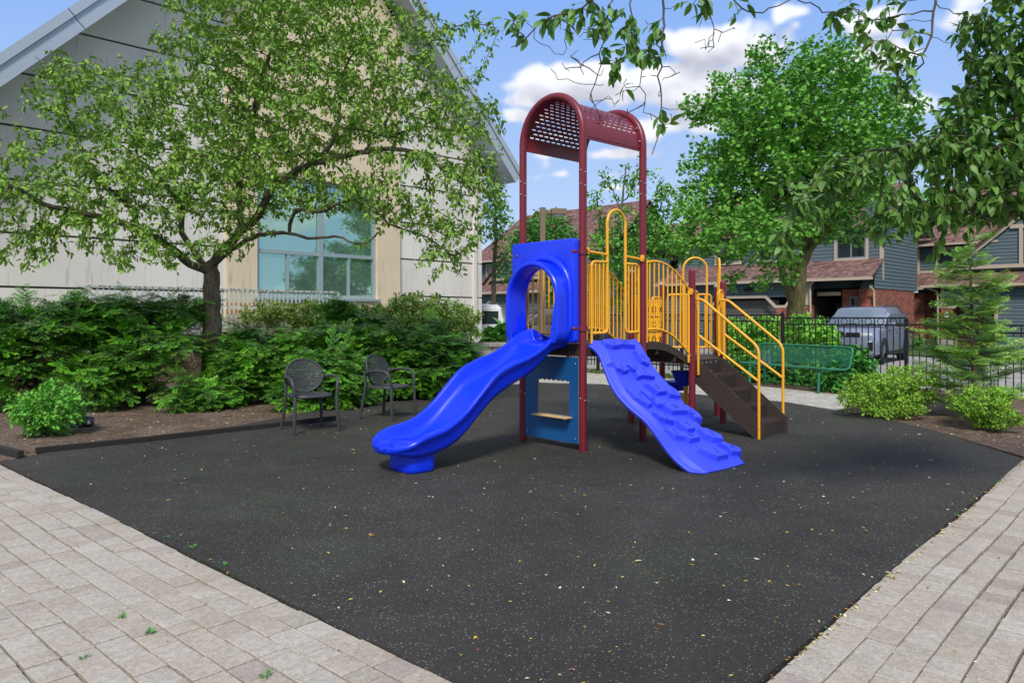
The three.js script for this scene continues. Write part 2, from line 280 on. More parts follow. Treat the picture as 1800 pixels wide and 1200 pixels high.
// ---------------------------------------------------------------- block paving, every block a piece
const paverMats = ['#f8f4ee', '#f0ebe3', '#fffdf8', '#e8e0dc', '#f4eee4'].map((c, i) => { const m = T.paver.clone(); m.offset.set(0.31 * i, 0.17 * i); m.needsUpdate = true; return S({ map: m, color: c, roughness: 0.95, bumpMap: T.paverBump, bumpScale: 0.006 }); });
function paving(name, origin, e, n, rows, sMin, sMax, seed, bedPts) {
  const R = rngOf(seed), grp = new THREE.Group(); grp.name = numbered(name); grp.userData.kind = 'structure'; scene.add(grp);
  part(grp, 'joint_sand', slab(bedPts, -0.034, 0.08), M.sand);
  const th = Math.atan2(-e.z, e.x), geoCache = new Map(), all = [];
  let off = 0.006;
  for (const [w, lens] of rows) {
    let s = sMin + R() * 0.2;
    while (s < sMax) {
      const len = lens[Math.floor(R() * lens.length)];
      all.push({ s: s + len / 2, o: off + w / 2, len, w }); s += len;
    }
    off += w;
  }
  const geoFor = (len, w, k) => { const key = len + '_' + w + '_' + k; if (!geoCache.has(key)) { const g = new THREE.ExtrudeGeometry(poly([[-len / 2 + 0.0048, -w / 2 + 0.008], [len / 2 - 0.0048, -w / 2 + 0.008], [len / 2 - 0.0048, w / 2 - 0.008], [-len / 2 + 0.0048, w / 2 - 0.008]]), { depth: 0.03, bevelEnabled: true, bevelSize: 0.003, bevelThickness: 0.003, bevelSegments: 1 }).rotateX(-Math.PI / 2).translate(0, -0.033, 0); geoCache.set(key, uvBox(g, 1, k * 0.217, k * 0.391)); } return geoCache.get(key); };
  const put = all.map((q) => {
    const wob = 0.012 * Math.sin(q.s * 1.7 + q.o * 3) , p = origin.clone().addScaledVector(e, q.s).addScaledVector(n, q.o + wob);
    return { ...q, p, y: -0.006 + (R() - 0.5) * 0.008, yaw: th + (R() - 0.5) * 0.02, tx: (R() - 0.5) * 0.012, tz: (R() - 0.5) * 0.012, k: Math.floor(R() * 6), m: R() < 0.72 ? (R() < 0.5 ? 0 : 4) : Math.floor(R() * 5) };
  });
  put.forEach((q) => q.seen = inFrame(q.p, 90));
  const seen = put.filter((q) => q.seen).sort((a, b) => b.p.z - a.p.z), rest = put.filter((q) => !q.seen).concat(seen.slice(300));
  for (const q of seen.slice(0, 300)) { const m = part(grp, 'paver', geoFor(q.len, q.w, q.k), paverMats[q.m]); m.position.set(q.p.x, q.y, q.p.z); m.rotation.set(q.tx, q.yaw, q.tz, 'YXZ'); }
  const g = rest.filter((q) => q.p.z < 1.2).map((q) => geoFor(q.len, q.w, q.k).clone().rotateY(q.yaw).translate(q.p.x, q.y, q.p.z));
  if (g.length) part(grp, 'paver_field', merge(g), paverMats[0]).userData.kind = 'stuff';
}
{
  const eL = CORNER.clone().sub(MAT_LEFT).normalize(), nL = V3(eL.z, 0, -eL.x).multiplyScalar(-1);   // outward: left and towards the viewer
  if (nL.z < 0) nL.multiplyScalar(-1);
  const rowsL = []; for (let i = 0; i < 24; i++) rowsL.push([0.133 + (i % 3) * 0.003, i === 0 ? [0.18, 0.24, 0.16] : [0.165, 0.165, 0.11, 0.165, 0.085, 0.15]]);
  paving('block_pavement', MAT_LEFT, eL, nL, rowsL, -1.6, 8.5, 5, [gp(-120, 830), MAT_LEFT, CORNER, GX(1.5, 1.0), GX(-1, -1.0), GX(-6, 2), GX(-9, 6)]);
  const eR = MAT_RIGHT.clone().sub(CORNER).normalize(), nR = V3(-eR.z, 0, eR.x); if (nR.z < 0) nR.multiplyScalar(-1);
  const rowsR = [[0.165, [0.092]]]; for (let i = 0; i < 18; i++) rowsR.push([0.134 + (i % 3) * 0.003, [0.17, 0.17, 0.17, 0.11, 0.15]]);
  paving('block_pavement', CORNER, eR, nR, rowsR, -1.2, 8.6, 9, [CORNER, MAT_RIGHT, GX(6.2, 8.3), GX(9, 6), GX(5, 0.5), GX(1.5, 1.0)]);
}
// timber edging of the left bed
{
  const t = thing('timber_edging', 'weathered black timber edging board along the left planting bed', 'edging');
  const pts = [GX(-4.86, 7.6), GX(-4.05, 8.35), GX(-3.2, 9.2), GX(-2.35, 10.05)];
  for (let i = 0; i < 3; i++) { const a = pts[i], b = pts[i + 1], d = b.clone().sub(a), L = d.length(); part(t, 'board', uvBox(rbox(L - 0.01, 0.07, 0.045, 0.012)).rotateY(Math.atan2(-d.z, d.x) + 0.02 * (i - 1)).translate((a.x + b.x) / 2, 0.025, (a.z + b.z) / 2), M.timber); }
  const t2 = thing('timber_edging', 'short loose black timber end at the left corner of the paving', 'edging');
  const a = gp(-40, 785), b = gp(36, 803), d = b.clone().sub(a); part(t2, 'board', uvBox(rbox(d.length(), 0.08, 0.06, 0.012)).rotateY(Math.atan2(-d.z, d.x)).translate((a.x + b.x) / 2, 0.025, (a.z + b.z) / 2), M.timber);
}

// ================================================================ the play structure
// local frame: origin at the near post, x along to the right-hand post and the bridge, z towards the viewer (the climber runs that way)
const play = thing('playground_structure', 'playground climbing frame with blue slide, maroon roofed tower, yellow rails and brown stairs', 'play structure', V3(0.733, 0, -7.715), rad(42));
const SX = 0.99, SZ = 0.91, DECK = 1.11, DECK2 = 0.86, PR = 0.041;
{
  const post = (x, z, h, name = 'post', cap = M.maroon) => {
    const pts = []; pts.push([0, -0.3], [PR, -0.3], [PR, h - 0.035], [PR * 0.86, h - 0.012], [PR * 0.5, h], [0, h]);
    const p = part(play, name, new THREE.LatheGeometry(pts.map(([a, b]) => new THREE.Vector2(a, b)), 20).translate(x, 0, z), M.maroon);
    if (cap !== M.maroon) part(p, 'cap', new THREE.LatheGeometry([[0, h - 0.04], [PR + 0.004, h - 0.04], [PR + 0.004, h - 0.01], [PR * 0.5, h + 0.014], [0, h + 0.016]].map(([a, b]) => new THREE.Vector2(a, b)), 16).translate(x, 0, z), cap);
    return p;
  };
  // roof arches: posts and arch in one bent tube
  const SPR = 3.3, arch = (x, name) => {
    const ring = []; ring.push(V3(x, -0.3, 0), V3(x, 1, 0), V3(x, 2.2, 0), V3(x, SPR - 0.05, 0));
    for (let i = 0; i <= 24; i++) { const a = i / 24 * Math.PI; ring.push(V3(x, SPR + Math.sin(a) * SZ / 2, -SZ / 2 + Math.cos(a) * SZ / 2)); }
    ring.push(V3(x, SPR - 0.05, -SZ), V3(x, 2.2, -SZ), V3(x, 1, -SZ), V3(x, -0.3, -SZ));
    const p = part(play, 'roof_arch_post', sweep(ring, PR, 18), M.maroon);
    const bolts = []; for (const z of [0, -SZ]) for (const h of [2.9, 2.76, 0.55]) bolts.push(new THREE.SphereGeometry(0.009, 8, 6).translate(x - 0.043, h, z + 0.008), new THREE.SphereGeometry(0.009, 8, 6).translate(x - 0.01, h - 0.02, z + 0.042));
    part(p, 'bolts', merge(bolts), M.steel);
    return p;
  };
  arch(0); arch(SX);
  // perforated barrel roof: solid bands and rows of slots
  {
    const R0 = SZ / 2 - 0.012, th = 0.005, pieces = [], x0 = 0.03, x1 = SX - 0.03, N = 46;
    const patch = (xa, xb, a0, a1) => { const k = Math.max(1, Math.round((a1 - a0) / 0.1)); for (let i = 0; i < k; i++) { const A = lerp(a0, a1, i / k), B = lerp(a0, a1, (i + 1) / k); const q = (a, r) => [SPR - 0.02 + Math.sin(a) * r, -SZ / 2 + Math.cos(a) * r]; const [ya, za] = q(A, R0), [yb, zb] = q(B, R0), [yc, zc] = q(A, R0 + th), [yd, zd] = q(B, R0 + th);
      const g = new THREE.BufferGeometry(), v = [xa, ya, za, xb, ya, za, xb, yb, zb, xa, yb, zb, xa, yc, zc, xb, yc, zc, xb, yd, zd, xa, yd, zd];
      g.setAttribute('position', new THREE.Float32BufferAttribute(v, 3)); g.setIndex([0, 2, 1, 0, 3, 2, 4, 5, 6, 4, 6, 7, 0, 1, 5, 0, 5, 4, 3, 7, 6, 3, 6, 2, 0, 4, 7, 0, 7, 3, 1, 2, 6, 1, 6, 5]); pieces.push(g.toNonIndexed()); } };
    const aA = 0.28, aB = Math.PI - 0.28, rows = 25, da = (aB - aA) / rows, sl = 0.27;     // slot width share of a row
    patch(x0, x1, -0.02, aA); patch(x0, x1, aB, Math.PI + 0.02);
    for (let r = 0; r < rows; r++) {
      const a0 = aA + r * da, as = a0 + da * (1 - sl), a1 = a0 + da; patch(x0, x1, a0, as);
      const p = 0.086, s = 0.06, m = 0.05 + (r & 1) * p / 2; let x = x0, xs = x0 + m;
      while (xs + s < x1 - 0.03) { patch(x, xs, as, a1); x = xs + s; xs += p; } patch(x, x1, as, a1);
    }
    const roof = part(play, 'roof_panel', merge(pieces), M.maroon);
    part(roof, 'hem', merge([boxOn(x0, x1, SPR - 0.055, SPR - 0.028, -0.034, -0.012), boxOn(x0, x1, SPR - 0.055, SPR - 0.028, -SZ + 0.012, -SZ + 0.034)]), M.maroon);
    const b = []; for (const z of [0.0, -SZ]) for (const x of [0.05, SX - 0.05]) for (const h of [SPR + 0.05, SPR + 0.2]) b.push(new THREE.SphereGeometry(0.011, 8, 6).translate(x, h, -SZ / 2 + (z ? -1 : 1) * Math.sqrt((SZ / 2) ** 2 - (h - SPR) ** 2)));
    part(roof, 'bolts', merge(b), M.steel);
  }
  // tower deck
  const perforated = (poly2, y, th = 0.03) => slab(poly2.map(([x, z]) => V3(x, 0, z)), y, th);
  const deck = part(play, 'deck', perforated([[-0.02, -SZ + 0.03], [-0.02, 0.03], [SX - 0.05, 0.03], [SX - 0.05, -SZ + 0.03]], DECK, 0.05), M.brown);
  part(deck, 'skirt', merge([boxOn(0.03, SX - 0.03, DECK - 0.13, DECK - 0.05, 0.0, 0.028), boxOn(-0.018, 0.0, DECK - 0.13, DECK - 0.05, -SZ + 0.05, -0.04)]), M.brown);

  // lower posts
  post(1.94, 0.0, 1.97); post(2.02, -1.0, 2.0, 'post', M.greyCap); post(2.84, -0.14, 1.86); post(3.45, -0.62, 1.83, 'post', M.greyCap); post(2.88, -1.14, 1.86, 'post', M.greyCap);
  const deck2 = part(play, 'deck', perforated([[1.98, -0.02], [2.8, -0.1], [3.4, -0.6], [2.9, -1.08], [2.05, -0.95]], DECK2, 0.05), M.brown);
  part(deck2, 'skirt', boxOn(2.0, 2.7, DECK2 - 0.14, DECK2 - 0.05, -0.07, -0.045), M.brown);

  // ---- rails
  const Y = 0.0145;
  // panel of upright bars in a rounded frame between points a and b (local x, z), heights y0..y1
  const railPanel = (name, a, b, y0, y1, bars, opt = {}) => {
    const A = V3(a[0], 0, a[1]), B = V3(b[0], 0, b[1]), q = (t, y) => A.clone().lerp(B, t).setY(y), L = A.distanceTo(B);
    const g = part(play, name, merge([pipe([q(0, opt.foot0 ?? y0 - 0.07), q(0, y1), q(1, y1), q(1, opt.foot1 ?? y0 - 0.07)], Y, 0.06), cyl(q(0, y0), q(1, y0), Y)]), M.yellow);
    for (let i = 1; i <= bars; i++) { const t = i / (bars + 1); part(g, 'bar', cyl(q(t, y0), q(t, y1 - (opt.drop ? opt.drop(t) : 0)), 0.0095, 0.0095, 8), M.yellow); }
    return g;
  };
  const bracket = (x, y, z, to) => { part(to, 'bracket', merge([rbox(0.05, 0.075, 0.03, 0.01, x, y, z), new THREE.CylinderGeometry(0.008, 0.008, 0.05, 8).rotateX(Math.PI / 2).translate(x, y, z + 0.005)]), M.yellow); };
  // climber side: tall hand loop between two barred wings
  {
    const z = 0.012, lo = 1.22, hi = 1.97;
    const loop = []; const xa = 0.37, xb = 0.67, top = 2.39, r = (xb - xa) / 2;
    loop.push(V3(0.14, lo, z), V3(xa - 0.05, lo, z), V3(xa - 0.015, lo + 0.015, z), V3(xa, lo + 0.05, z), V3(xa, 1.8, z), V3(xa, top, z));
    for (let i = 1; i < 16; i++) { const a = Math.PI - i / 16 * Math.PI; loop.push(V3((xa + xb) / 2 + Math.cos(a) * r, top + Math.sin(a) * r, z)); }
    loop.push(V3(xb, top, z), V3(xb, 1.8, z), V3(xb, lo + 0.05, z), V3(xb + 0.015, lo + 0.015, z), V3(xb + 0.05, lo, z), V3(0.89, lo, z));
    const g = part(play, 'hand_loop_gate', sweep(loop, 0.0165, 10), M.yellow);
    const wing = (x0, x1, foot) => { part(g, 'wing_frame', pipe([V3(foot, DECK - 0.08, z), V3(foot, hi, z), V3(foot < 0.5 ? x1 : x0, hi, z)], Y, 0.06), M.yellow); for (let i = 0; i < 3; i++) { const x = lerp(x0, x1, (i + 1) / 4); part(g, 'bar', cyl(V3(x, lo, z), V3(x, hi, z), 0.0095, 0.0095, 8), M.yellow); } };
    wing(0.12, 0.37, 0.12); wing(0.67, 0.9, 0.9);
    part(g, 'top_rail', cyl(V3(0.03, 2.07, z), V3(xa, 2.05, z), Y), M.yellow); part(g, 'top_rail', cyl(V3(xb, 2.05, z), V3(SX - 0.03, 2.03, z), Y), M.yellow);
    bracket(SX - 0.045, 2.04, 0.03, g); bracket(0.05, 2.07, 0.02, g);
    part(g, 'bolts', merge([[0.12, DECK - 0.05], [0.9, DECK - 0.05]].map(([x, y]) => new THREE.SphereGeometry(0.012, 8, 6).translate(x, y, z + 0.014))), M.steel);
  }
  // back of the tower
  railPanel('guard_rail', [0.07, -SZ], [SX - 0.07, -SZ], 1.2, 2.02, 9);
  // bridge: two arched rails of bars, arched perforated treads
  {
    const x0 = SX, x1 = 1.94, topH = (t) => 2.0 - 0.32 * t * t + 0.06 * Math.sin(t * Math.PI), botH = (t) => 1.24 - 0.33 * t * t + 0.04 * Math.sin(t * Math.PI);
    for (const z of [0.0, -SZ - 0.05]) {
      const top = [], bot = []; for (let i = 0; i <= 14; i++) { const t = i / 14, x = lerp(x0 + 0.04, x1 - 0.03, t), zz = z < -0.5 ? lerp(-SZ, -0.99, t) : 0; top.push(V3(x, topH(t), zz)); bot.push(V3(x, botH(t), zz)); }
      const g = part(play, 'bridge_rail', merge([sweep(top, Y, 8), sweep(bot, Y, 8), cyl(V3(x0 + 0.07, 1.1, z < -0.5 ? -SZ : 0), V3(x0 + 0.07, topH(0.03), z < -0.5 ? -SZ : 0), Y), cyl(V3(x1 - 0.07, 0.84, z < -0.5 ? -0.99 : 0), V3(x1 - 0.07, topH(0.93), z < -0.5 ? -0.99 : 0), Y)]), M.yellow);
      for (let i = 1; i <= 9; i++) { const t = i / 10.4, x = lerp(x0 + 0.04, x1 - 0.03, t), zz = z < -0.5 ? lerp(-SZ, -0.99, t) : 0; part(g, 'bar', cyl(V3(x, botH(t), zz), V3(x, topH(t), zz), 0.0095, 0.0095, 8), M.yellow); }
      bracket(x1 - 0.045, topH(1) + 0.01, (z < -0.5 ? -0.99 : 0) + 0.02, g);
    }
    const by = (t) => 1.08 - 0.24 * t * t + 0.035 * Math.sin(t * Math.PI), br = new THREE.Group(); br.name = 'arched_bridge'; play.add(br);
    const NT = 7;
    for (let i = 0; i < NT; i++) {                                // each tread an open grid
      const ta = i / NT, tb = (i + 1) / NT, xa = lerp(x0, x1, ta) + 0.004, xb = lerp(x0, x1, tb) - 0.004, ya = by(ta), yb = by(tb), gs = [];
      const n = 5, k = 22, zA = -SZ + 0.06, zB = -0.04, bar = (p, q, w) => { const d = q.clone().sub(p), L = d.length(), g = new THREE.BoxGeometry(L, 0.012, w); g.rotateZ(Math.atan2(d.y, d.x)); return g.translate((p.x + q.x) / 2, (p.y + q.y) / 2, (p.z + q.z) / 2); };
      for (let j = 0; j <= k; j++) { const zz = lerp(zA, zB, j / k); gs.push(bar(V3(xa, ya, zz), V3(xb, yb, zz), 0.017)); }
      for (let j = 0; j <= n; j++) { const t = j / n, g = new THREE.BoxGeometry(j % n ? 0.011 : 0.02, 0.012, zB - zA); gs.push(g.translate(lerp(xa, xb, t), lerp(ya, yb, t) - 0.0015, (zA + zB) / 2)); }
      part(br, 'tread', merge(gs), M.brown);
    }
    for (const z of [-0.035, -SZ + 0.05]) {
      const s = new THREE.Shape(); for (let i = 0; i <= 16; i++) { const t = i / 16; i ? s.lineTo(lerp(x0 - 0.02, x1 + 0.02, t), by(t) + 0.018) : s.moveTo(x0 - 0.02, by(0) + 0.018); } for (let i = 16; i >= 0; i--) { const t = i / 16; s.lineTo(lerp(x0 - 0.02, x1 + 0.02, t), by(t) - 0.07); }
      part(br, 'side_plate', extr(s, 0.008).translate(0, 0, z), M.brown);
    }
    part(br, 'cross_beam', merge([boxOn(x0 + 0.3, x0 + 0.33, 0.96, 1.02, -SZ + 0.06, -0.04), boxOn(x0 + 0.65, x0 + 0.68, 0.86, 0.93, -SZ + 0.06, -0.04)]), M.brown);
  }
  // second deck: loop gate over the stairs, side panels
  {
    const q = (x, y, z = 0) => V3(x, y, z), z = -0.03, lo = DECK2 + 0.1, hi = 1.66, xa = 1.93 + 0.0, loop = [], a0 = 2.02, b0 = 2.32;
    const mk = (P0, P1, top, tag2) => { const A = V3(P0[0], 0, P0[1]), B = V3(P1[0], 0, P1[1]), L = A.distanceTo(B), r = L / 2, l = [], at2 = (t, y) => A.clone().lerp(B, t).setY(y); l.push(at2(0, lo), at2(0, 1.5), at2(0, top)); for (let i = 1; i < 14; i++) { const w = Math.PI - i / 14 * Math.PI; l.push(at2(0.5 + Math.cos(w) * 0.5, top + Math.sin(w) * r)); } l.push(at2(1, top), at2(1, 1.5), at2(1, lo)); return part(play, tag2, sweep(l, 0.015, 10), M.yellow); };
    mk([3.1, -0.94], [3.35, -0.72], 2.05, 'hand_loop');
    mk([2.98, -0.28], [3.22, -0.46], 2.02, 'hand_loop');
    
    railPanel('guard_rail', [2.06, -1.02], [2.28, -1.05], lo, hi, 3);
    railPanel('guard_rail', [2.6, -1.1], [2.84, -1.13], lo, hi, 3);
    railPanel('guard_rail', [2.88, -0.2], [3.0, -0.29], lo, 1.72, 1);
    railPanel('guard_rail', [3.2, -0.45], [3.42, -0.6], lo, 1.72, 3);
    railPanel('guard_rail', [2.95, -1.1], [3.4, -0.68], lo, 1.7, 6);
    // wings either side of the stair opening
    railPanel('guard_rail', [1.99, -0.02], [2.1, -0.03], lo, 1.7, 1);
    railPanel('guard_rail', [2.68, -0.1], [2.8, -0.12], lo, 1.73, 1);
    // game panel: three by three turning cylinders with noughts and crosses
    const g = new THREE.Group(); g.name = 'game_panel'; play.add(g);
    const c = V3(2.32, 0, -0.93), place = (geo) => geo.rotateY(rad(7)).translate(c.x, 0, c.z);
    part(g, 'panel_frame', place(merge([boxOn(-0.28, -0.25, 0.95, 1.62, -0.02, 0.02), boxOn(0.25, 0.28, 0.95, 1.62, -0.02, 0.02), boxOn(-0.25, 0.25, 1.585, 1.62, -0.02, 0.02), boxOn(-0.25, 0.25, 0.95, 0.985, -0.02, 0.02)])), M.yellow);
    for (let r = 0; r < 3; r++) for (let k = 0; k < 3; k++) {
      const x = -0.165 + k * 0.165, y = 1.085 + r * 0.2; const cy = part(g, 'game_cylinder', place(new THREE.CylinderGeometry(0.075, 0.075, 0.18, 20).translate(x, y, 0)), M.yellow);
      const front = 0.0765, on = (a) => V3(0, 0, 0);
      if ((r + k) % 2) { const ring = new THREE.TorusGeometry(0.045, 0.008, 6, 20).scale(1, 1, 0.5).translate(x, y, front - 0.006); part(cy, 'nought_mark', place(ring), M.black); } else part(cy, 'cross_mark', place(merge([rbox(0.1, 0.014, 0.01, 0.003).rotateZ(0.8).translate(x, y, front - 0.004), rbox(0.1, 0.014, 0.01, 0.003).rotateZ(-0.8).translate(x, y, front - 0.003)])), M.black);
    }
  }
  // ---- stairs
  {
    const st = new THREE.Group(); st.name = 'stairs'; st.position.set(2.01, 0, 0.015); st.rotation.y = rad(5); play.add(st);
    const W = 0.62, RISE = DECK2 / 5, RUN = 0.2;
    for (const x of [0, W]) { const s = poly([[-0.02, DECK2 + 0.0], [0.04, DECK2 + 0.0], [0.86, 0.19], [0.86, 0.0], [0.74, 0.0], [-0.02, DECK2 - 0.27]]); part(st, 'stringer', extr(s, 0.008, 0.001).rotateY(-Math.PI / 2).translate(x + (x ? 0.008 : 0), 0, 0), M.brown); }
    const grid = (w, h, nx, ny) => { const gs = [], m = 0.025; gs.push(boxOn(m, w - m, 0, m * 0.7, -0.003, 0.003), boxOn(m, w - m, h - m * 0.7, h, -0.003, 0.003), boxOn(0, m, 0, h, -0.003, 0.003), boxOn(w - m, w, 0, h, -0.003, 0.003)); const y0 = m * 0.7, y1 = h - m * 0.7; for (let i = 1; i < nx; i++) { const x = lerp(m, w - m, i / nx); gs.push(boxOn(x - 0.007, x + 0.007, y0, y1, -0.003, 0.003)); } for (let i = 1; i < ny; i++) { const y = lerp(y0, y1, i / ny); gs.push(boxOn(m, w - m, y - 0.006, y + 0.006, -0.0025, 0.0025)); } return merge(gs); };
    const gT = grid(W - 0.016, RUN + 0.015, 17, 6).rotateX(-Math.PI / 2), gR = grid(W - 0.016, RISE - 0.012, 17, 5);
    for (let i = 1; i <= 4; i++) { const y = DECK2 - i * RISE; const t = part(st, 'step', gT.clone().translate(0.008, y, (i) * RUN + 0.01), M.brown); part(t, 'nosing', boxOn(0.008, W - 0.008, y - 0.035, y + 0.004, i * RUN + 0.008, i * RUN + 0.012), M.brown); }
    for (let i = 0; i <= 4; i++) { const y = DECK2 - (i + 1) * RISE; part(st, 'riser', gR.clone().translate(0.008, y + 0.004, i * RUN + 0.006), M.brown); }
    part(st, 'bolts', merge([0.12, 0.22, 0.33, 0.46].map((x) => new THREE.SphereGeometry(0.009, 8, 6).translate(x, DECK2 - 0.035, 0.014))), M.steel);
    for (const x of [-0.02, W + 0.02]) {
      const b = x < 0 ? 0 : 0.02, hr = part(st, 'handrail', merge([
        pipe([V3(x, 1.6, -0.03), V3(x, 1.6, 0.09), V3(x, 1.04, 0.8), V3(x, 0.02 + (x > 0 ? 0.1 : -0.06), 0.8)], 0.0165, 0.09, 10),
        cyl(V3(x, 1.17, 0.035), V3(x, 0.66, 0.79), 0.0155, 0.0155, 10),
        cyl(V3(x, DECK2 - 0.17, 0.035), V3(x, 1.6, 0.035), 0.0155, 0.0155, 10)]), M.yellow);
      part(hr, 'bolts', merge([new THREE.SphereGeometry(0.008, 6, 5).translate(x - 0.016, DECK2 - 0.14, 0.04), new THREE.SphereGeometry(0.008, 6, 5).translate(x - 0.014, 0.12, 0.805)]), M.steel);
    }
  }
  // ---- slide
  {
    const sl = new THREE.Group(); sl.name = 'slide'; play.add(sl);
    const ZC = -SZ / 2, rail = curveOf([[-2.14, 0.235], [-2.05, 0.275], [-1.9, 0.345], [-1.65, 0.4], [-1.5, 0.47], [-1.37, 0.56], [-1.2, 0.715], [-1.03, 0.86], [-0.82, 0.95], [-0.61, 1.01], [-0.41, 1.10], [-0.25, 1.2], [-0.05, 1.26]]);
    const floor = curveOf([[-2.14, 0.215], [-2.05, 0.215], [-1.9, 0.22], [-1.65, 0.255], [-1.5, 0.31], [-1.37, 0.40], [-1.2, 0.55], [-1.03, 0.685], [-0.82, 0.79], [-0.61, 0.87], [-0.41, 0.985], [-0.25, 1.09], [-0.05, 1.115]]);
    const rows = [], NX = 70;
    for (let i = 0; i <= NX; i++) {
      const x = lerp(-0.04, -2.14, i / NX), h = rail(x), f = floor(x), d = h - f;
      const e = smooth(-1.88, -2.14, x), wk = x < -1.95 ? Math.sqrt(Math.max(0.0, 1 - ((-1.95 - x) / 0.2) ** 2)) : 1, w = (0.305 + 0.02 * smooth(-1.5, -1.9, x)) * Math.max(wk, 0.30), th = lerp(0.075, 0.035, e) * lerp(0.7, 1, smooth(-0.1, -0.5, x));
      const sec = [[-1.0, -0.06 - 0 * d, 'h'], [-1.02, -0.03, 'h'], [-1.01, -0.008, 'h'], [-0.955, 0, 'h'], [-0.89, 0, 'h'], [-0.84, -0.02, 'h'], [-0.78, 0.42, 'm'], [-0.70, 0.13, 'm'], [-0.56, 0.015, 'm'], [-0.3, 0, 'm'], [0, -0.005, 'm'], [0.3, 0, 'm'], [0.56, 0.015, 'm'], [0.70, 0.13, 'm'], [0.78, 0.42, 'm'], [0.84, -0.02, 'h'], [0.89, 0, 'h'], [0.955, 0, 'h'], [1.01, -0.008, 'h'], [1.02, -0.03, 'h'], [1.0, -0.06, 'h'], [0.93, -0.065, 'h'], [0.90, -0.3, 'u'], [0.80, -1, 'u'], [0.4, -1.1, 'u'], [0, -1.1, 'u'], [-0.4, -1.1, 'u'], [-0.80, -1, 'u'], [-0.90, -0.3, 'u'], [-0.93, -0.065, 'h']];
      rows.push(sec.map(([a, b, k]) => V3(x, k === 'h' ? h + b * lerp(1, 0.6, e) : k === 'm' ? f + b * d : f + b * th, ZC + a * w)));
    }
    rows.forEach((r) => r.reverse());
    const chute = part(sl, 'chute', loftGrid(rows), M.blue);
    // stub leg the chute rests on
    const fr = []; for (const [y, k] of [[0.0, 0.9], [0.008, 0.955], [0.03, 0.99], [0.08, 1], [0.2, 1.0], [0.26, 0.96]]) { const r = []; for (let i = 0; i < 40; i++) { const a = i / 40 * 2 * Math.PI, c = Math.cos(a), s = Math.sin(a), q = 1 / Math.pow(Math.abs(c) ** 4 + Math.abs(s) ** 4, 0.25); r.push(V3(-1.83 + c * q * 0.155 * k, y, ZC + 0.03 + s * q * 0.2 * k)); } fr.push(r.reverse()); }
    part(sl, 'foot_block', loftGrid(fr), M.blue);
    // moulded hood: flat panel, stepped arch, tunnel mouth
    const hood = new THREE.Group(); hood.name = 'slide_hood'; play.add(hood);
    const YB = 1.135, place = (g, x) => g.rotateY(-Math.PI / 2).translate(x, 0, ZC);
    const rim = (w, top, y0, k) => { const s = new THREE.Shape(); s.moveTo(-w, y0 + 0.12); s.quadraticCurveTo(-w, y0, -w + 0.1, y0); s.lineTo(-k, y0); s.lineTo(-k, top - w); s.absarc(0, top - w, k, Math.PI, 0, true); s.lineTo(k, y0); s.lineTo(w - 0.1, y0); s.quadraticCurveTo(w, y0, w, y0 + 0.12); s.lineTo(w, top - w); s.absarc(0, top - w, w, 0, Math.PI, false); s.lineTo(-w, y0 + 0.12); return s; };
    const rect = new THREE.Shape(); { const a = 0.492, b = 0.438, y0 = YB, y1 = 2.185, c = 0.03; rect.moveTo(-a, y0 + c); rect.quadraticCurveTo(-a, y0, -a + c, y0); rect.lineTo(-0.36, y0); rect.lineTo(-0.36, 1.58); rect.absarc(0, 1.58, 0.36, Math.PI, 0, true); rect.lineTo(0.36, y0); rect.lineTo(b - c, y0); rect.quadraticCurveTo(b, y0, b, y0 + c); rect.lineTo(b, y1 - c); rect.quadraticCurveTo(b, y1, b - c, y1); rect.lineTo(-a + c, y1); rect.quadraticCurveTo(-a, y1, -a, y1 - c); rect.lineTo(-a, y0 + c); }
    const smoothEx = (s, d, b, seg = 4) => toCreasedNormals(new THREE.ExtrudeGeometry(s, { depth: d, bevelEnabled: true, bevelSize: b, bevelThickness: b, bevelSegments: seg, curveSegments: 28 }), 0.7);
    part(hood, 'hood_panel', place(smoothEx(rect, 0.05, 0.014), -0.058), M.blue);
    part(hood, 'hood_step', place(smoothEx(rim(0.402, 2.03, YB + 0.06, 0.378), 0.03, 0.028, 6), -0.105), M.blue);
    part(hood, 'hood_tunnel', place(smoothEx(rim(0.378, 1.955, YB - 0.005, 0.366), 0.16, 0.022, 6), -0.135), M.blue);
    for (const [y, z] of [[2.06, 0.0], [1.27, 0.0], [2.06, -SZ], [1.27, -SZ]]) part(hood, 'clamp', merge([new THREE.CylinderGeometry(PR + 0.012, PR + 0.012, 0.05, 18, 1).translate(0, y, z), new THREE.CylinderGeometry(0.02, 0.02, 0.1, 12).rotateZ(Math.PI / 2).translate(-0.06, y, z + (z ? 0.03 : -0.02)), new THREE.SphereGeometry(0.022, 12, 8).translate(-0.112, y, z + (z ? 0.03 : -0.02))]), M.maroon);
  }
  // ---- shop panel under the tower
  {
    const sp = new THREE.Group(); sp.name = 'shop_panel'; play.add(sp);
    const s = new THREE.Shape(); const a = -SZ + 0.055, b = -0.05, y0 = 0.07, y1 = 0.965; s.moveTo(a, y0); s.lineTo(b, y0); s.lineTo(b, y1); s.lineTo(a, y1); s.lineTo(a, y0);
    const h = new THREE.Path(), wa = a + 0.2, wb = b - 0.13, wy0 = 0.345, wy1 = 0.735; h.moveTo(wa, wy0); h.lineTo(wa, wy1); const n = 7; for (let i = 0; i < n; i++) { const x0 = lerp(wa, wb, i / n), x1 = lerp(wa, wb, (i + 1) / n); h.quadraticCurveTo((x0 + x1) / 2, wy1 - 0.055, x1, wy1); } h.lineTo(wb, wy0); h.lineTo(wa, wy0); s.holes.push(h);
    const mk = (d) => extr(s, d, 0, 6).rotateY(-Math.PI / 2);
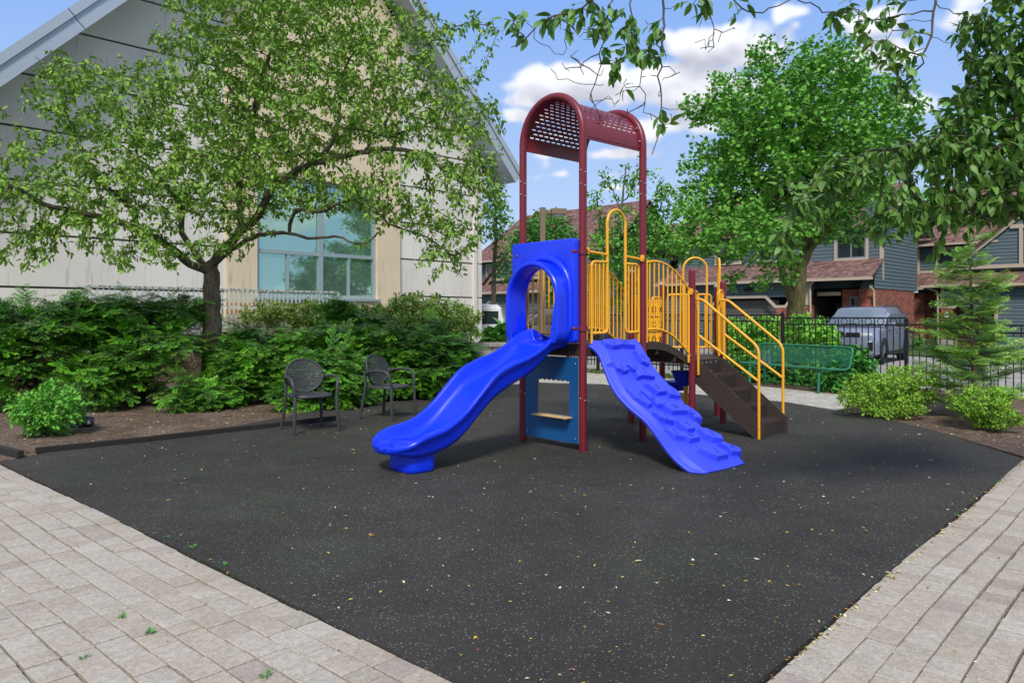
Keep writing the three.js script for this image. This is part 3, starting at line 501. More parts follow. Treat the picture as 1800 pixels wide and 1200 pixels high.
    part(sp, 'front_sheet', mk(0.004).translate(-0.012, 0, 0), M.panelBlue); part(sp, 'core_sheet', mk(0.012).translate(0.0, 0, 0), M.panelCore); part(sp, 'back_sheet', mk(0.004).translate(0.004, 0, 0), M.panelBlue);
    part(sp, 'counter_shelf', merge([rbox(0.13, 0.016, wb - wa + 0.04, 0.005, -0.05, wy0 - 0.012, (wa + wb) / 2 + 0.02)]), M.panelCore);
    part(sp, 'bolts', merge([[a + 0.04, 0.12], [b - 0.04, 0.12], [a + 0.04, 0.9], [b - 0.04, 0.9], [a + 0.25, wy0 - 0.05], [b - 0.2, wy0 - 0.05]].map(([z, y]) => new THREE.SphereGeometry(0.009, 8, 6).translate(-0.017, y, z))), M.steel);
  }
}
// ---- climbing wall with raised letter and number holds
const font = await new FontLoader().loadAsync('fonts/droid/droid_sans_regular.typeface.json');
{
  const cl = new THREE.Group(); cl.name = 'climbing_wall'; play.add(cl);
  const prof = curveOf([[-0.02, 1.135], [0.06, 1.125], [0.2, 1.03], [0.33, 0.87], [0.45, 0.735], [0.66, 0.545], [0.82, 0.43], [0.97, 0.31], [1.2, 0.17], [1.36, 0.07], [1.52, -0.02]]);
  const left = (z) => 0.125 - 0.085 * z + 0.036 * Math.sin(z * 8.6 + 0.4), right = (z) => 0.80 - 0.115 * z + 0.04 * Math.sin(z * 9.2 + 2.2) + 0.0;
  const Z = (v) => lerp(0.02, 1.48, v);
  const surf = (u, v, lift = 0) => { const z = Z(v), x = lerp(left(z), right(z), u), y = prof(z), dy = (prof(z + 0.01) - prof(z - 0.01)) / 0.02, n = V3(0, 1, -dy).normalize(); return V3(x, y, z).addScaledVector(n, lift); };
  const rows = [], N = 64;
  for (let i = 0; i <= N; i++) {
    const v = i / N, r = [], end = Math.min(1, 0);
    const sec = [[-0.12, -0.07], [-0.135, -0.045], [-0.115, -0.03], [-0.065, -0.03], [-0.05, -0.022], [-0.03, 0.008], [-0.012, 0.016], [0.02, 0.012], [0.1, 0.006], [0.3, 0.002], [0.5, 0], [0.7, 0.002], [0.9, 0.004], [0.985, 0.012], [1.005, 0.006], [1.02, -0.02], [1.055, -0.03], [1.08, -0.045], [1.07, -0.07], [0.9, -0.05], [0.5, -0.05], [0.1, -0.05]];
    const k = smooth(1.0, 0.93, v); for (const [u, h] of sec) r.push(surf(clamp(u, lerp(0, -1, k), lerp(1, 2, k)), v, h < 0 && v > 0.9 ? h * k : h)); rows.push(r.reverse().map((p) => (p.y = Math.max(p.y, -0.03), p)));
  }
  part(cl, 'wall_sheet', toCreasedNormals(loftGrid(rows), 0.9), M.blueFaded);
  // holds: outline in (across, along) around a place on the wall, character on top
  const holds = [
    [0.20, 0.05, [[-.095, -.05], [.05, -.06], [.10, .0], [.09, .05], [-.03, .055], [-.10, .01]], 'G', .2],
    [0.56, 0.05, [[-.10, -.06], [-.02, -.06], [.02, -.01], [.14, .02], [.13, .065], [-.08, .03]], 'M', .5],
    [0.12, 0.20, [[-.09, -.07], [-.01, -.07], [.05, .0], [.09, .04], [.0, .06], [-.07, .01]], 'L', .3],
    [0.45, 0.215, [[-.07, -.05], [.05, -.06], [.11, -.01], [.04, .10], [-.02, .11], [-.0, .03]], '3', .9],
    [0.86, 0.155, [[-.04, -.09], [.05, -.08], [.10, .04], [.04, .09], [-.03, .05]], 'H', .9],
    [0.66, 0.235, [[-.06, -.08], [.03, -.08], [.05, .0], [.13, .03], [.12, .085], [-.06, .05]], '7', .2],
    [0.06, 0.40, [[-.07, -.12], [.0, -.13], [.06, .0], [.09, .12], [.03, .13], [-.06, .01]], '1', .9],
    [0.33, 0.425, [[-.06, -.12], [.0, -.12], [.05, -.01], [.12, .06], [.07, .11], [-.0, .09]], '8', .9],
    [0.66, 0.355, [[-.10, -.07], [-.02, -.05], [.03, .0], [.12, .01], [.10, .06], [-.03, .06]], 'V', .3],
    [0.97, 0.395, [[-.07, -.08], [.04, -.07], [.08, .02], [.05, .07], [-.07, .03]], '0', .5],
    [0.68, 0.52, [[-.14, -.03], [-.09, -.075], [.08, -.07], [.15, .05], [.13, .075], [-.08, .045]], 'W', .1],
    [0.19, 0.575, [[-.11, -.07], [-.03, -.06], [.06, .0], [.11, .02], [.07, .075], [-.02, .04], [-.07, .0]], 'J', .7],
    [1.06, 0.575, [[-.06, -.12], [.02, -.10], [.09, .03], [.07, .10], [.0, .07]], 'O', .9],
    [0.14, 0.70, [[-.07, -.06], [-.01, -.07], [.05, .0], [.10, .03], [.05, .08], [-.04, .04]], 'L', .5],
    [0.66, 0.655, [[-.10, -.02], [-.07, -.075], [.06, -.06], [.12, .01], [.06, .06], [-.06, .06]], 'Y', .1],
    [0.43, 0.745, [[-.10, -.065], [-.03, -.06], [.04, -.01], [.13, .0], [.11, .05], [-.05, .05]], 'N', .2],
    [1.0, 0.765, [[-.08, -.10], [.01, -.09], [.11, .05], [.07, .10], [-.04, .06], [-.09, .0]], '5', .7],
    [0.60, 0.90, [[-.16, -.07], [-.05, -.085], [.06, -.055], [.15, .02], [.13, .075], [-.05, .07], [-.11, .01]], '2', .5],
    [1.10, 0.90, [[-.085, -.09], [-.03, -.09], [.04, -.02], [.10, .03], [.06, .08], [-.05, .05], [-.04, -.02]], 'e', .6],
  ];
  for (const [u, v0, out, ch, turn] of holds) {
    const v = 0.03 + v0 * 0.95;
    const uu = clamp(u * 0.86 + 0.02, 0, 0.94), c = surf(uu, v, 0.0), e = surf(uu, v + 0.02, 0).sub(surf(uu, v - 0.02, 0)).normalize(), a = V3(1, 0, 0), n = e.clone().cross(a).normalize();
    if (n.y < 0) n.negate(); const basis = new THREE.Matrix4().makeBasis(a, n.clone().cross(a), n).setPosition(c);    // x across, y up the wall, z out
    const k = 1.02, s = poly(out.map(([x, y]) => [x * k, -y * k]).reverse()); const g = extr(s, 0.068, 0.009, 4).translate(0, 0, -0.02); // slightly tapered block
    const p = g.attributes.position; for (let i = 0; i < p.count; i++) { const t = clamp(p.getZ(i) / 0.05); p.setX(i, p.getX(i) * lerp(1.06, 0.9, t)); p.setY(i, p.getY(i) * lerp(1.06, 0.88, t)); }
    g.computeVertexNormals(); const hd = part(cl, 'hold', g.applyMatrix4(basis), M.blueFaded);
    const tg = new TextGeometry(ch, { font, size: 0.07, depth: 0.004, curveSegments: 5 }); tg.computeBoundingBox(); const b = tg.boundingBox; tg.translate(-(b.min.x + b.max.x) / 2, -(b.min.y + b.max.y) / 2, 0.0555).rotateZ(0.35 - turn);
    part(hd, 'raised_character', tg.applyMatrix4(basis), M.blueLetter);
  }
}
// blue play seats on yellow poles under the lower deck
{
  const tub = (p, w, h, y, label) => {
    const t = thing('play_seat', label, 'play seat', p, rad(30)); const rows = [];
    for (const [yy, k] of [[y - h, 0.62], [y - h + 0.01, 0.68], [y - 0.03, 0.97], [y - 0.01, 1.06], [y, 1.06], [y + 0.004, 1.0]]) { const r = []; for (let i = 0; i < 28; i++) { const a = i / 28 * 2 * Math.PI, c = Math.cos(a), s = Math.sin(a), q = 1 / Math.pow(Math.abs(c) ** 5 + Math.abs(s) ** 5, 0.2); r.push(V3(c * q * w / 2 * k, yy, s * q * w / 2 * k)); } rows.push(r.reverse()); }
    part(t, 'tub', toCreasedNormals(loftGrid(rows), 0.8), M.blue); part(t, 'pole', cyl(V3(0, -0.2, 0), V3(0, y - h + 0.02, 0), 0.03), M.yellow);
  };
  tub(at(1206, 0, 9.75).setY(0), 0.3, 0.18, 0.68, 'blue moulded play seat on a yellow pole, the higher one under the deck');
  tub(at(1190, 0, 10.35).setY(0), 0.3, 0.13, 0.5, 'blue moulded play seat, the lower one behind the maroon post');
}
// ---------------------------------------------------------------- the two garden chairs
function armchair(pos, face, label) {
  const t = thing('garden_armchair', label, 'chair', pos, face, 'charcoal armchairs by the hedge');
  const leg = (pts, r0, r1) => sweep(pts, (i) => lerp(r0, r1, i / (pts.length - 1)), 8);
  const W = 0.255;
  for (const s of [-1, 1]) {
    // front leg runs up, bends over as the armrest and returns to the back
    part(t, 'leg', leg([V3(s * (W + 0.02), 0, 0.27), V3(s * (W + 0.005), 0.25, 0.255), V3(s * W, 0.44, 0.245)], 0.02, 0.022), M.chair);
    part(t, 'leg', leg([V3(s * (W + 0.005), 0, -0.28), V3(s * (W - 0.02), 0.22, -0.25), V3(s * (W - 0.035), 0.44, -0.215), V3(s * (W - 0.04), 0.62, -0.225)], 0.02, 0.02), M.chair);
    const arm = new THREE.CatmullRomCurve3([V3(s * W, 0.43, 0.245), V3(s * (W + 0.015), 0.56, 0.235), V3(s * (W + 0.025), 0.635, 0.19), V3(s * (W + 0.028), 0.66, 0.08), V3(s * (W + 0.015), 0.655, -0.06), V3(s * (W - 0.015), 0.63, -0.17), V3(s * (W - 0.045), 0.59, -0.225)]);
    part(t, 'armrest', sweep(arm.getPoints(22), 0.02, 8).scale(1, 1, 1), M.chair);
  }
  // seat: dished rounded slab
  const rows = []; for (const [y, k] of [[-0.03, 0.94], [-0.02, 1], [-0.004, 1.0], [0.006, 0.97], [0.004, 0.8], [-0.004, 0.4]]) { const r = []; for (let i = 0; i < 36; i++) { const a = i / 36 * 2 * Math.PI, c = Math.cos(a), s = Math.sin(a), q = 1 / Math.pow(Math.abs(c) ** 3.4 + Math.abs(s) ** 3.4, 1 / 3.4); r.push(V3(c * q * 0.245 * k, 0.445 + y, 0.01 + s * q * 0.25 * k)); } rows.push(r.reverse()); }
  part(t, 'seat', toCreasedNormals(loftGrid(rows), 0.8), M.chair);
  // oval back: rim and curved slats with open slits
  const back = new THREE.Group(); back.name = 'backrest'; t.add(back); back.position.set(0, 0.655, -0.235); back.rotation.x = -0.2;
  const rim = []; for (let i = 0; i <= 40; i++) { const a = i / 40 * 2 * Math.PI, x = Math.cos(a) * 0.235; rim.push(V3(x, Math.sin(a) * 0.205, 0.1 * (x / 0.235) ** 2 * 0.6)); }
  part(back, 'rim', sweep(rim, 0.013, 8), M.chair);
  for (let i = 0; i < 13; i++) { const y = lerp(-0.185, 0.185, i / 12), hw = 0.235 * Math.sqrt(1 - (y / 0.205) ** 2); const n = 8, pr = []; for (let k = 0; k <= n; k++) { const x = lerp(-hw, hw, k / n), z = 0.06 * (x / 0.235) ** 2; pr.push([V3(x, y - 0.0122, z - 0.006), V3(x, y + 0.0122, z - 0.006), V3(x, y + 0.0122, z + 0.006), V3(x, y - 0.0122, z + 0.006)]); } part(back, 'slat', toCreasedNormals(loftGrid(pr), 0.5), M.chair); }
  return t;
}
armchair(V3(-2.48, 0, -9.13), Math.atan2(0.30, 0.445), 'charcoal garden armchair with slatted oval back, the nearer one at the bed edging');
armchair(V3(-1.70, 0, -10.25), Math.atan2(0.40, 0.21), 'charcoal garden armchair turned to the slide, the farther one by the yew');

// ---------------------------------------------------------------- green mesh bench
{
  const a = V3(4.92, 0, -15.6), b = V3(5.92, 0, -13.45), d = b.clone().sub(a), L = d.length();
  const t = thing('park_bench', 'green perforated metal bench with curved seat beside the black fence', 'bench', a, Math.atan2(-d.z, d.x) , null);
  // local x along the bench; the sitter looks towards -z or +z: find the side of the playground
  const s = -1;                                               // back on the far side
  const m = M.benchGreen, mesh = (name, y0, z0, y1, z1, nu, nv) => { const gs = []; const A = (u, v) => V3(u * L, lerp(y0, y1, v), lerp(z0, z1, v)); for (let i = 0; i <= nu; i++) gs.push(cyl(A(i / nu, 0), A(i / nu, 1), 0.0042, 0.0042, 4, true)); for (let j = 0; j <= nv; j++) gs.push(cyl(A(0, j / nv), A(1, j / nv), 0.0042, 0.0042, 4, true)); return part(t, name, merge(gs), m); };
  const back = mesh('backrest_mesh', 0.47, 0.24 * s, 0.80, 0.33 * s, 96, 13);
  part(back, 'frame', pipe([V3(0, 0.45, 0.22 * s), V3(0, 0.82, 0.335 * s), V3(L, 0.82, 0.335 * s), V3(L, 0.45, 0.22 * s)], 0.022, 0.12), m);
  const seat = mesh('seat_mesh', 0.43, 0.2 * s, 0.44, -0.2 * s, 96, 15);
  part(seat, 'frame', pipe([V3(0, 0.46, 0.24 * s), V3(0, 0.42, 0.1 * s), V3(0, 0.44, -0.22 * s), V3(L, 0.44, -0.22 * s), V3(L, 0.42, 0.1 * s), V3(L, 0.46, 0.24 * s)], 0.02, 0.05), m);
  for (const x of [0.3, L - 0.3]) for (const z of [-0.2, 0.22]) part(t, 'leg', pipe([V3(x, -0.05, z), V3(x, 0.36, z * 0.9), V3(x, 0.41, 0)], 0.026, 0.05), m);
}
// ---------------------------------------------------------------- black iron fence in bays with rings
{
  const e = V3(0.74, 0, 0.673).normalize(), A0 = V3(7.4, 0, -14.0);
  const th = Math.atan2(-e.z, e.x);
  const pickG = new Map(), pick = (h) => { if (!pickG.has(h)) pickG.set(h, new THREE.BoxGeometry(0.017, h, 0.017).translate(0, h / 2, 0)); return pickG.get(h); };
  const ring = new THREE.TorusGeometry(0.058, 0.0075, 6, 22), postG = merge([box(0.062, 1.62, 0.062, 0, 0.71, 0), box(0.075, 0.02, 0.075, 0, 1.53, 0), new THREE.SphereGeometry(0.03, 10, 8).translate(0, 1.555, 0)]);
  const places = ['bay nearest the spruce at right', 'bay before the parked car', 'bay behind the green bench', 'bay behind the stairs', 'short end bay beyond the climbing wall'];
  for (let k = -1; k < 4; k++) {
    const bayL = k === 3 ? 0.95 : 2.36, o = A0.clone().addScaledVector(e, -k * 2.36), base = [-0.03, 0.03, 0.06, 0.1, 0.14, 0.17][k + 1], top = [1.235, 1.36, 1.42, 1.42, 1.42, 1.42][k + 1] - base;
    const t = thing('iron_fence', `black iron picket fence with a row of rings, ${places[k + 1]}`, 'fence', V3(o.x, base, o.z), th, 'bays of the black iron fence');
    // local x runs towards the right-hand end at 0, the bay reaches to -bayL
    part(t, 'post', postG, M.black).position.set(-bayL, top - 1.45, 0); if (k === -1) part(t, 'post', postG, M.black).position.set(0, top - 1.45, 0);
    for (const y of [top, top - 0.135, 0.16]) part(t, 'rail', boxOn(-bayL, 0, y - 0.014, y + 0.014, -0.016, 0.016), M.black);
    const n = k === 3 ? 9 : 21; for (let i = 1; i < n; i++) part(t, 'picket', pick(i % 1 ? 0.5 : +(top - 0.135 - 0.03).toFixed(3)), M.black).position.set(-bayL * i / n, 0.03, 0);
    for (let i = 0; i < n; i += 2) { const p = part(t, 'picket', pick(0.135), M.black); p.position.set(-bayL * (i + 1) / n, top - 0.135, 0); }
    for (let i = 1; i < n - 1; i += 2) { const p = part(t, 'ring', ring, M.black); p.position.set(-bayL * (i + 1) / n, top - 0.0675, 0); }
  }
}
// ---------------------------------------------------------------- street lamp
{
  const p = at(954, 0, 21).setY(0), t = thing('street_lamp', 'brown square lamp post with a box lamp head behind the slide tower', 'lamp post', p, 0.1);
  const m = S({ color: '#7a6a5a', roughness: 0.8, bumpMap: T.fine, bumpScale: 0.004 });
  part(t, 'pole', rbox(0.15, 4.5, 0.15, 0.02, 0, 2.2, 0), m); part(t, 'arm', box(0.16, 0.09, 0.09, 0.155, 4.32, 0), m); const h = part(t, 'lamp_head', rbox(0.42, 0.17, 0.42, 0.02, 0.44, 4.32, 0), m); part(h, 'lens', rbox(0.34, 0.07, 0.34, 0.03, 0.44, 4.22, 0), S({ color: '#c9c9c2', roughness: 0.3 }));
}
// ================================================================ buildings
// sloping sheet from four corners (a, b along the eave, c, d along the ridge), thickness downwards, uv in metres
function sheet4(a, b, c, d, th = 0.06) {
  const A = [a, b, c, d].map((p) => p.isVector3 ? p : V3(...p)), n = A[1].clone().sub(A[0]).cross(A[3].clone().sub(A[0])).normalize(); if (n.y < 0) n.negate();
  const B = A.map((p) => p.clone().addScaledVector(n, -th)), u = A[1].clone().sub(A[0]).normalize(), v = n.clone().cross(u).normalize(); const pos = [], uv = [];
  const tri = (p, q, r) => [p, q, r].forEach((k) => { pos.push(k.x, k.y, k.z); const w = k.clone().sub(A[0]); uv.push(w.dot(u), Math.abs(w.dot(v))); });
  const quad = (p, q, r, s) => { tri(p, q, r); tri(p, r, s); };
  quad(A[0], A[1], A[2], A[3]); quad(B[3], B[2], B[1], B[0]); for (let i = 0; i < 4; i++) { const j = (i + 1) % 4; quad(A[j], A[i], B[i], B[j]); }
  const g = new THREE.BufferGeometry(); g.setAttribute('position', new THREE.Float32BufferAttribute(pos, 3)); g.setAttribute('uv', new THREE.Float32BufferAttribute(uv, 2)); g.computeVertexNormals(); return g;
}
// lapped boards filling x0(y)..x1(y), facing +z at depth z
function boards(x0, x1, y0, y1, z, step = 0.15) {
  const l = typeof x0 === 'function' ? x0 : () => x0, r = typeof x1 === 'function' ? x1 : () => x1, pos = [];
  for (let y = y0; y < y1 - 0.01; y += step) {
    const yt = Math.min(y + step, y1), a = l(y), b = r(y), c = r(yt), d = l(yt); if (b - a < 0.02 && c - d < 0.02) continue;
    const q = [[a, y, z + 0.022], [b, y, z + 0.022], [Math.max(c, d), yt, z], [d, yt, z]], q2 = [[a, y, z - 0.01], [b, y, z - 0.01], [b, y, z + 0.022], [a, y, z + 0.022]];
    for (const [p0, p1, p2, p3] of [q, q2]) pos.push(...p0, ...p1, ...p2, ...p0, ...p2, ...p3);
  }
  const g = new THREE.BufferGeometry(); g.setAttribute('position', new THREE.Float32BufferAttribute(pos, 3)); g.computeVertexNormals(); return g;
}
const strip = (pts, w, z, d = 0.05) => merge(pts.slice(1).map((p, i) => { const a = pts[i], dx = p[0] - a[0], dy = p[1] - a[1], L = Math.hypot(dx, dy); return new THREE.BoxGeometry(L + w * 0.55, w, d).rotateZ(Math.atan2(dy, dx)).translate((a[0] + p[0]) / 2, (a[1] + p[1]) / 2, z + d / 2 + i * 0.0021); }));
const windowOn = (parent, x0, x1, y0, y1, z, o = {}) => {
  const w = new THREE.Group(); w.name = 'window'; parent.add(w); const t = o.trim ?? 0.11;
  if (t) part(w, 'window_trim', merge([boxOn(x0 - t, x1 + t, y1, y1 + t, z, z + 0.05), boxOn(x0 - t, x1 + t, y0 - t, y0, z, z + 0.05), boxOn(x0 - t, x0, y0, y1, z, z + 0.048), boxOn(x1, x1 + t, y0, y1, z, z + 0.048)]), M.trim);
  const f = 0.05; part(w, 'window_frame', merge([boxOn(x0, x1, y1 - f, y1, z, z + 0.035), boxOn(x0, x1, y0, y0 + f, z, z + 0.035), boxOn(x0, x0 + f, y0 + f, y1 - f, z, z + 0.035), boxOn(x1 - f, x1, y0 + f, y1 - f, z, z + 0.035), o.mullion ? boxOn((x0 + x1) / 2 - 0.03, (x0 + x1) / 2 + 0.03, y0 + f, y1 - f, z, z + 0.034) : null]), o.frame || M.frameGrey);
  part(w, 'pane', boxOn(x0 + f, x1 - f, y0 + f, y1 - f, z + 0.006, z + 0.014), M.glass);
};
M.frameGrey = S({ color: '#77808a', roughness: 0.5 });

// ---------------------------------------------------------------- community building with the big gable (left)
{
  const b = thing('community_building', 'pale rendered building with steep gable and tall teal window behind the left tree', 'building', V3(-0.97, 0, -24), rad(45.3));
  const AX = -6.15, AY = 13.1, RX = 0, LX = -15, xl = (y) => Math.max(LX, y < 5.9 ? LX : AX - (AY - y) / 1.03), xr = (y) => Math.min(RX, AX + (AY - y) / 1.07);
  const BL = -8.46, BR = -3.31, grooves = [-0.2, 0.92, 1.98, 3.06, 4.13, 5.2, 6.28, 7.36, 8.44, 9.52, 10.6, 11.7, 13.0];
  part(b, 'wall_core', merge([extr(poly([[LX, -0.2], [RX, -0.2], [RX, 6.55], [AX, AY], [LX, 4.05]]), 0.15)].map((g) => g.translate(0, 0, -8.2)).concat([extr(poly([[LX, -0.2], [BL, -0.2], [BL, 10.7], [LX, 3.98]]), 0.3).translate(0, 0, -0.36), extr(poly([[BR, -0.2], [RX, -0.2], [RX, 6.5], [BR, 10.05]]), 0.3).translate(0, 0, -0.36)])), M.groove);
  part(b, 'side_wall', uvBox(boxOn(RX - 0.4, RX - 0.012, -0.2, 6.4, -8.3, -0.05)), M.stucco);
  grooves.slice(0, -1).forEach((y0, i) => {
    const y1 = grooves[i + 1], a = y0 + 0.022, c = y1 - 0.022, mk = (l0, r0, l1, r1) => uvBox(extr(poly([[l0, a], [r0, a], [r1, c], [l1, c]]), 0.06, 0.0).translate(0, 0, -0.06), 1, i * 0.37, i * 0.61);
    if (c < 5.3 || xl(c) < BL) part(b, 'wall_panel', mk(xl(a), Math.min(BL, xr(a)), xl(c), Math.min(BL, xr(c))), M.stucco);
    if (xr(a) > BR + 0.3) part(b, 'wall_panel', mk(BR, xr(a), BR, Math.max(BR + 0.02, xr(c))), M.stucco);
  });
  // cream bay with the window opening
  const W0 = -7.68, W1 = -4.1, H0 = 1.87, H1 = 4.95, bay = [[BL, W0, -0.2, H1], [W1, BR, -0.2, H1], [W0, W1, -0.2, H0]];
  bay.forEach(([x0, x1, y0, y1]) => part(b, 'bay_wall', uvBox(boxOn(x0, x1, y0, y1, -0.35, 0.1)), M.cream));
  part(b, 'bay_wall', uvBox(extr(poly([[BL, H1 + 0.002], [BR, H1 + 0.002], [BR, 9.6], [AX + 0.6, 12.3], [AX - 0.6, 12.3], [BL, 10.4]]), 0.45).translate(0, 0, -0.35)), M.cream);
  const win = new THREE.Group(); win.name = 'window'; b.add(win);
  const f = 0.09, bar = (x0, x1, y0, y1, z0 = -0.12, z1 = 0.0) => boxOn(x0, x1, y0, y1, z0, z1), xm = -5.85;
  part(win, 'window_frame', merge([bar(W0, W1, H0, H0 + f), bar(W0, W1, H1 - f, H1), bar(W0, W0 + f, H0 + f, H1 - f), bar(W1 - f, W1, H0 + f, H1 - f), bar(xm - 0.07, xm + 0.07, H0 + f, H1 - f, -0.12, 0.012), bar(W0 + f, xm - 0.07, 2.98, 3.08), bar(xm + 0.07, W1 - f, 2.98, 3.08), bar(-6.83, -6.76, H0 + f, 2.98, -0.1, -0.01), bar(-5.0, -4.93, H0 + f, 2.98, -0.1, -0.01)]), M.frame);
  for (const [x0, x1, y0, y1] of [[W0 + f, xm - 0.07, 3.08, H1 - f], [xm + 0.07, W1 - f, 3.08, H1 - f], [W0 + f, -6.83, H0 + f, 2.98], [-6.76, xm - 0.07, H0 + f, 2.98], [xm + 0.07, -5.0, H0 + f, 2.98], [-4.93, W1 - f, H0 + f, 2.98]]) part(win, 'pane', boxOn(x0, x1, y0, y1, -0.065, -0.055), M.tealGlass);
  part(win, 'sill', boxOn(W0 - 0.06, W1 + 0.06, H0 - 0.07, H0 - 0.002, -0.1, 0.17), M.frame);
  // the room behind the glass
  part(b, 'room', merge([boxOn(W0 - 1.5, W1 + 1.5, 0.9, 6.0, -5.2, -5.1), boxOn(W0 - 1.5, W1 + 1.5, 0.8, 0.9, -5.1, -0.4), boxOn(W0 - 1.6, W0 - 1.5, 0.9, 6.0, -5.1, -0.4), boxOn(W1 + 1.5, W1 + 1.6, 0.9, 6.0, -5.1, -0.4)]), M.room);
  part(b, 'ceiling', sheet4([W0 - 1.5, 5.2, -0.36], [W1 + 1.5, 5.2, -0.36], [W1 + 1.5, 5.9, -5.1], [W0 - 1.5, 5.9, -5.1], 0.1), M.white);
  for (const x of [-6.2, -4.25]) { const r = []; for (let i = 0; i <= 24; i++) { const t = i / 24; r.push([V3(x - 0.16 + t * 0.42, 1.1, -0.42 + Math.sin(i * 1.9) * 0.025), V3(x - 0.16 + t * 0.42, 4.6, -0.42 + Math.sin(i * 1.9 + 0.2) * 0.025)]); } part(b, 'curtain', loftGrid(r, false, false), M.curtain); }
  part(b, 'notice_paper', boxOn(-5.45, -5.22, 2.3, 2.62, -0.078, -0.074), M.white);
  // roof with metal fascia, deep overhang
  const eR = [0.75, AY - (0.75 - AX) * 1.07], eL = [LX - 0.6, AY - (AX - LX + 0.6) * 1.03];
  const roof = part(b, 'roof', merge([sheet4([eR[0], eR[1] + 0.42, 0.9], [eR[0], eR[1] + 0.42, -8.6], [AX, AY + 0.42, -8.6], [AX, AY + 0.42, 0.9], 0.12), sheet4([eL[0], eL[1] + 0.42, 0.9], [eL[0], eL[1] + 0.42, -8.6], [AX, AY + 0.42, -8.6], [AX, AY + 0.42, 0.9], 0.12)]), M.shingleGrey = S({ map: T.shingle, color: '#9a9aa0', roughness: 1 }));
  const fas = (x0, y0, x1, y1, w0, w1, z0, z1) => { const n = V3(-(y1 - y0), x1 - x0, 0).normalize(); if (n.y < 0) n.negate(); const s = poly([[x0 + n.x * w0, y0 + n.y * w0], [x1 + n.x * w0, y1 + n.y * w0], [x1 + n.x * w1, y1 + n.y * w1], [x0 + n.x * w1, y0 + n.y * w1]]); return extr(s, z1 - z0).translate(0, 0, z0); };
  const halves = [[eL[0], eL[1], AX, AY], [AX, AY, eR[0], eR[1]]];
  for (const [x0, y0, x1, y1] of halves) {
    part(roof, 'soffit', fas(x0, y0, x1, y1, -0.06, -0.005, -0.05, 0.86), M.fascia);
    const nn = 5; for (let i = 0; i < nn; i++) { const t0 = i / nn, t1 = (i + 1) / nn - 0.0015; part(roof, 'fascia_board', merge([fas(lerp(x0, x1, t0), lerp(y0, y1, t0), lerp(x0, x1, t1), lerp(y0, y1, t1), -0.12, 0.16, 0.862, 0.89), fas(lerp(x0, x1, t0), lerp(y0, y1, t0), lerp(x0, x1, t1), lerp(y0, y1, t1), 0.162, 0.33, 0.862, 0.935)]), M.fascia); }
  }
  part(b, 'downspout', merge([boxOn(-0.42, -0.3, 0.0, 5.5, 0.01, 0.1), boxOn(-0.44, 0.1, 5.5, 5.6, 0.01, 0.1)]), M.stucco);
}
// rusty ramp railing before the building
{
  const a = at(150, 0, 15.4), c = at(594, 0, 19.6), d = c.clone().sub(a).setY(0), L = d.length();
  const t = thing('ramp_railing', 'pale blue painted ramp railing with rust stains behind the yew hedge', 'railing', V3(a.x, 1.12, a.z), Math.atan2(-d.z, d.x));
  const paint = S({ map: tex(256, (u, v) => { const n = fbm(u * 14, v * 14, 4, 14, 7), r = smooth(0.56, 0.66, n); return [lerp(176, 150, r), lerp(192, 104, r), lerp(192, 68, r)]; }, 0.7), roughness: 0.7 });
  const y0 = 0.0, y1 = 0.92; part(t, 'top_rail', uvBox(boxOn(0, L, y1 - 0.05, y1, -0.03, 0.03)), paint); part(t, 'bottom_rail', uvBox(boxOn(0, L, y0, y0 + 0.035, -0.02, 0.02)), paint);
  for (let i = 0; i <= 3; i++) part(t, 'post', uvBox(boxOn(L * i / 3 - 0.035, L * i / 3 + 0.035, -0.6, y1 - 0.042, -0.031, 0.031), 1, i * 0.3), paint);
  const n = 54, g = uvBox(new THREE.BoxGeometry(0.03, y1 - 0.075, 0.03)); for (let i = 1; i < n; i++) if (i % 18) part(t, 'baluster', g, paint).position.set(L * i / n, 0.035 + (y1 - 0.075) / 2, 0);
  part(t, 'end_brace', cyl(V3(0, 0.9, 0), V3(0.5, 0.3, 0.3), 0.035, 0.035, 6), paint);
}
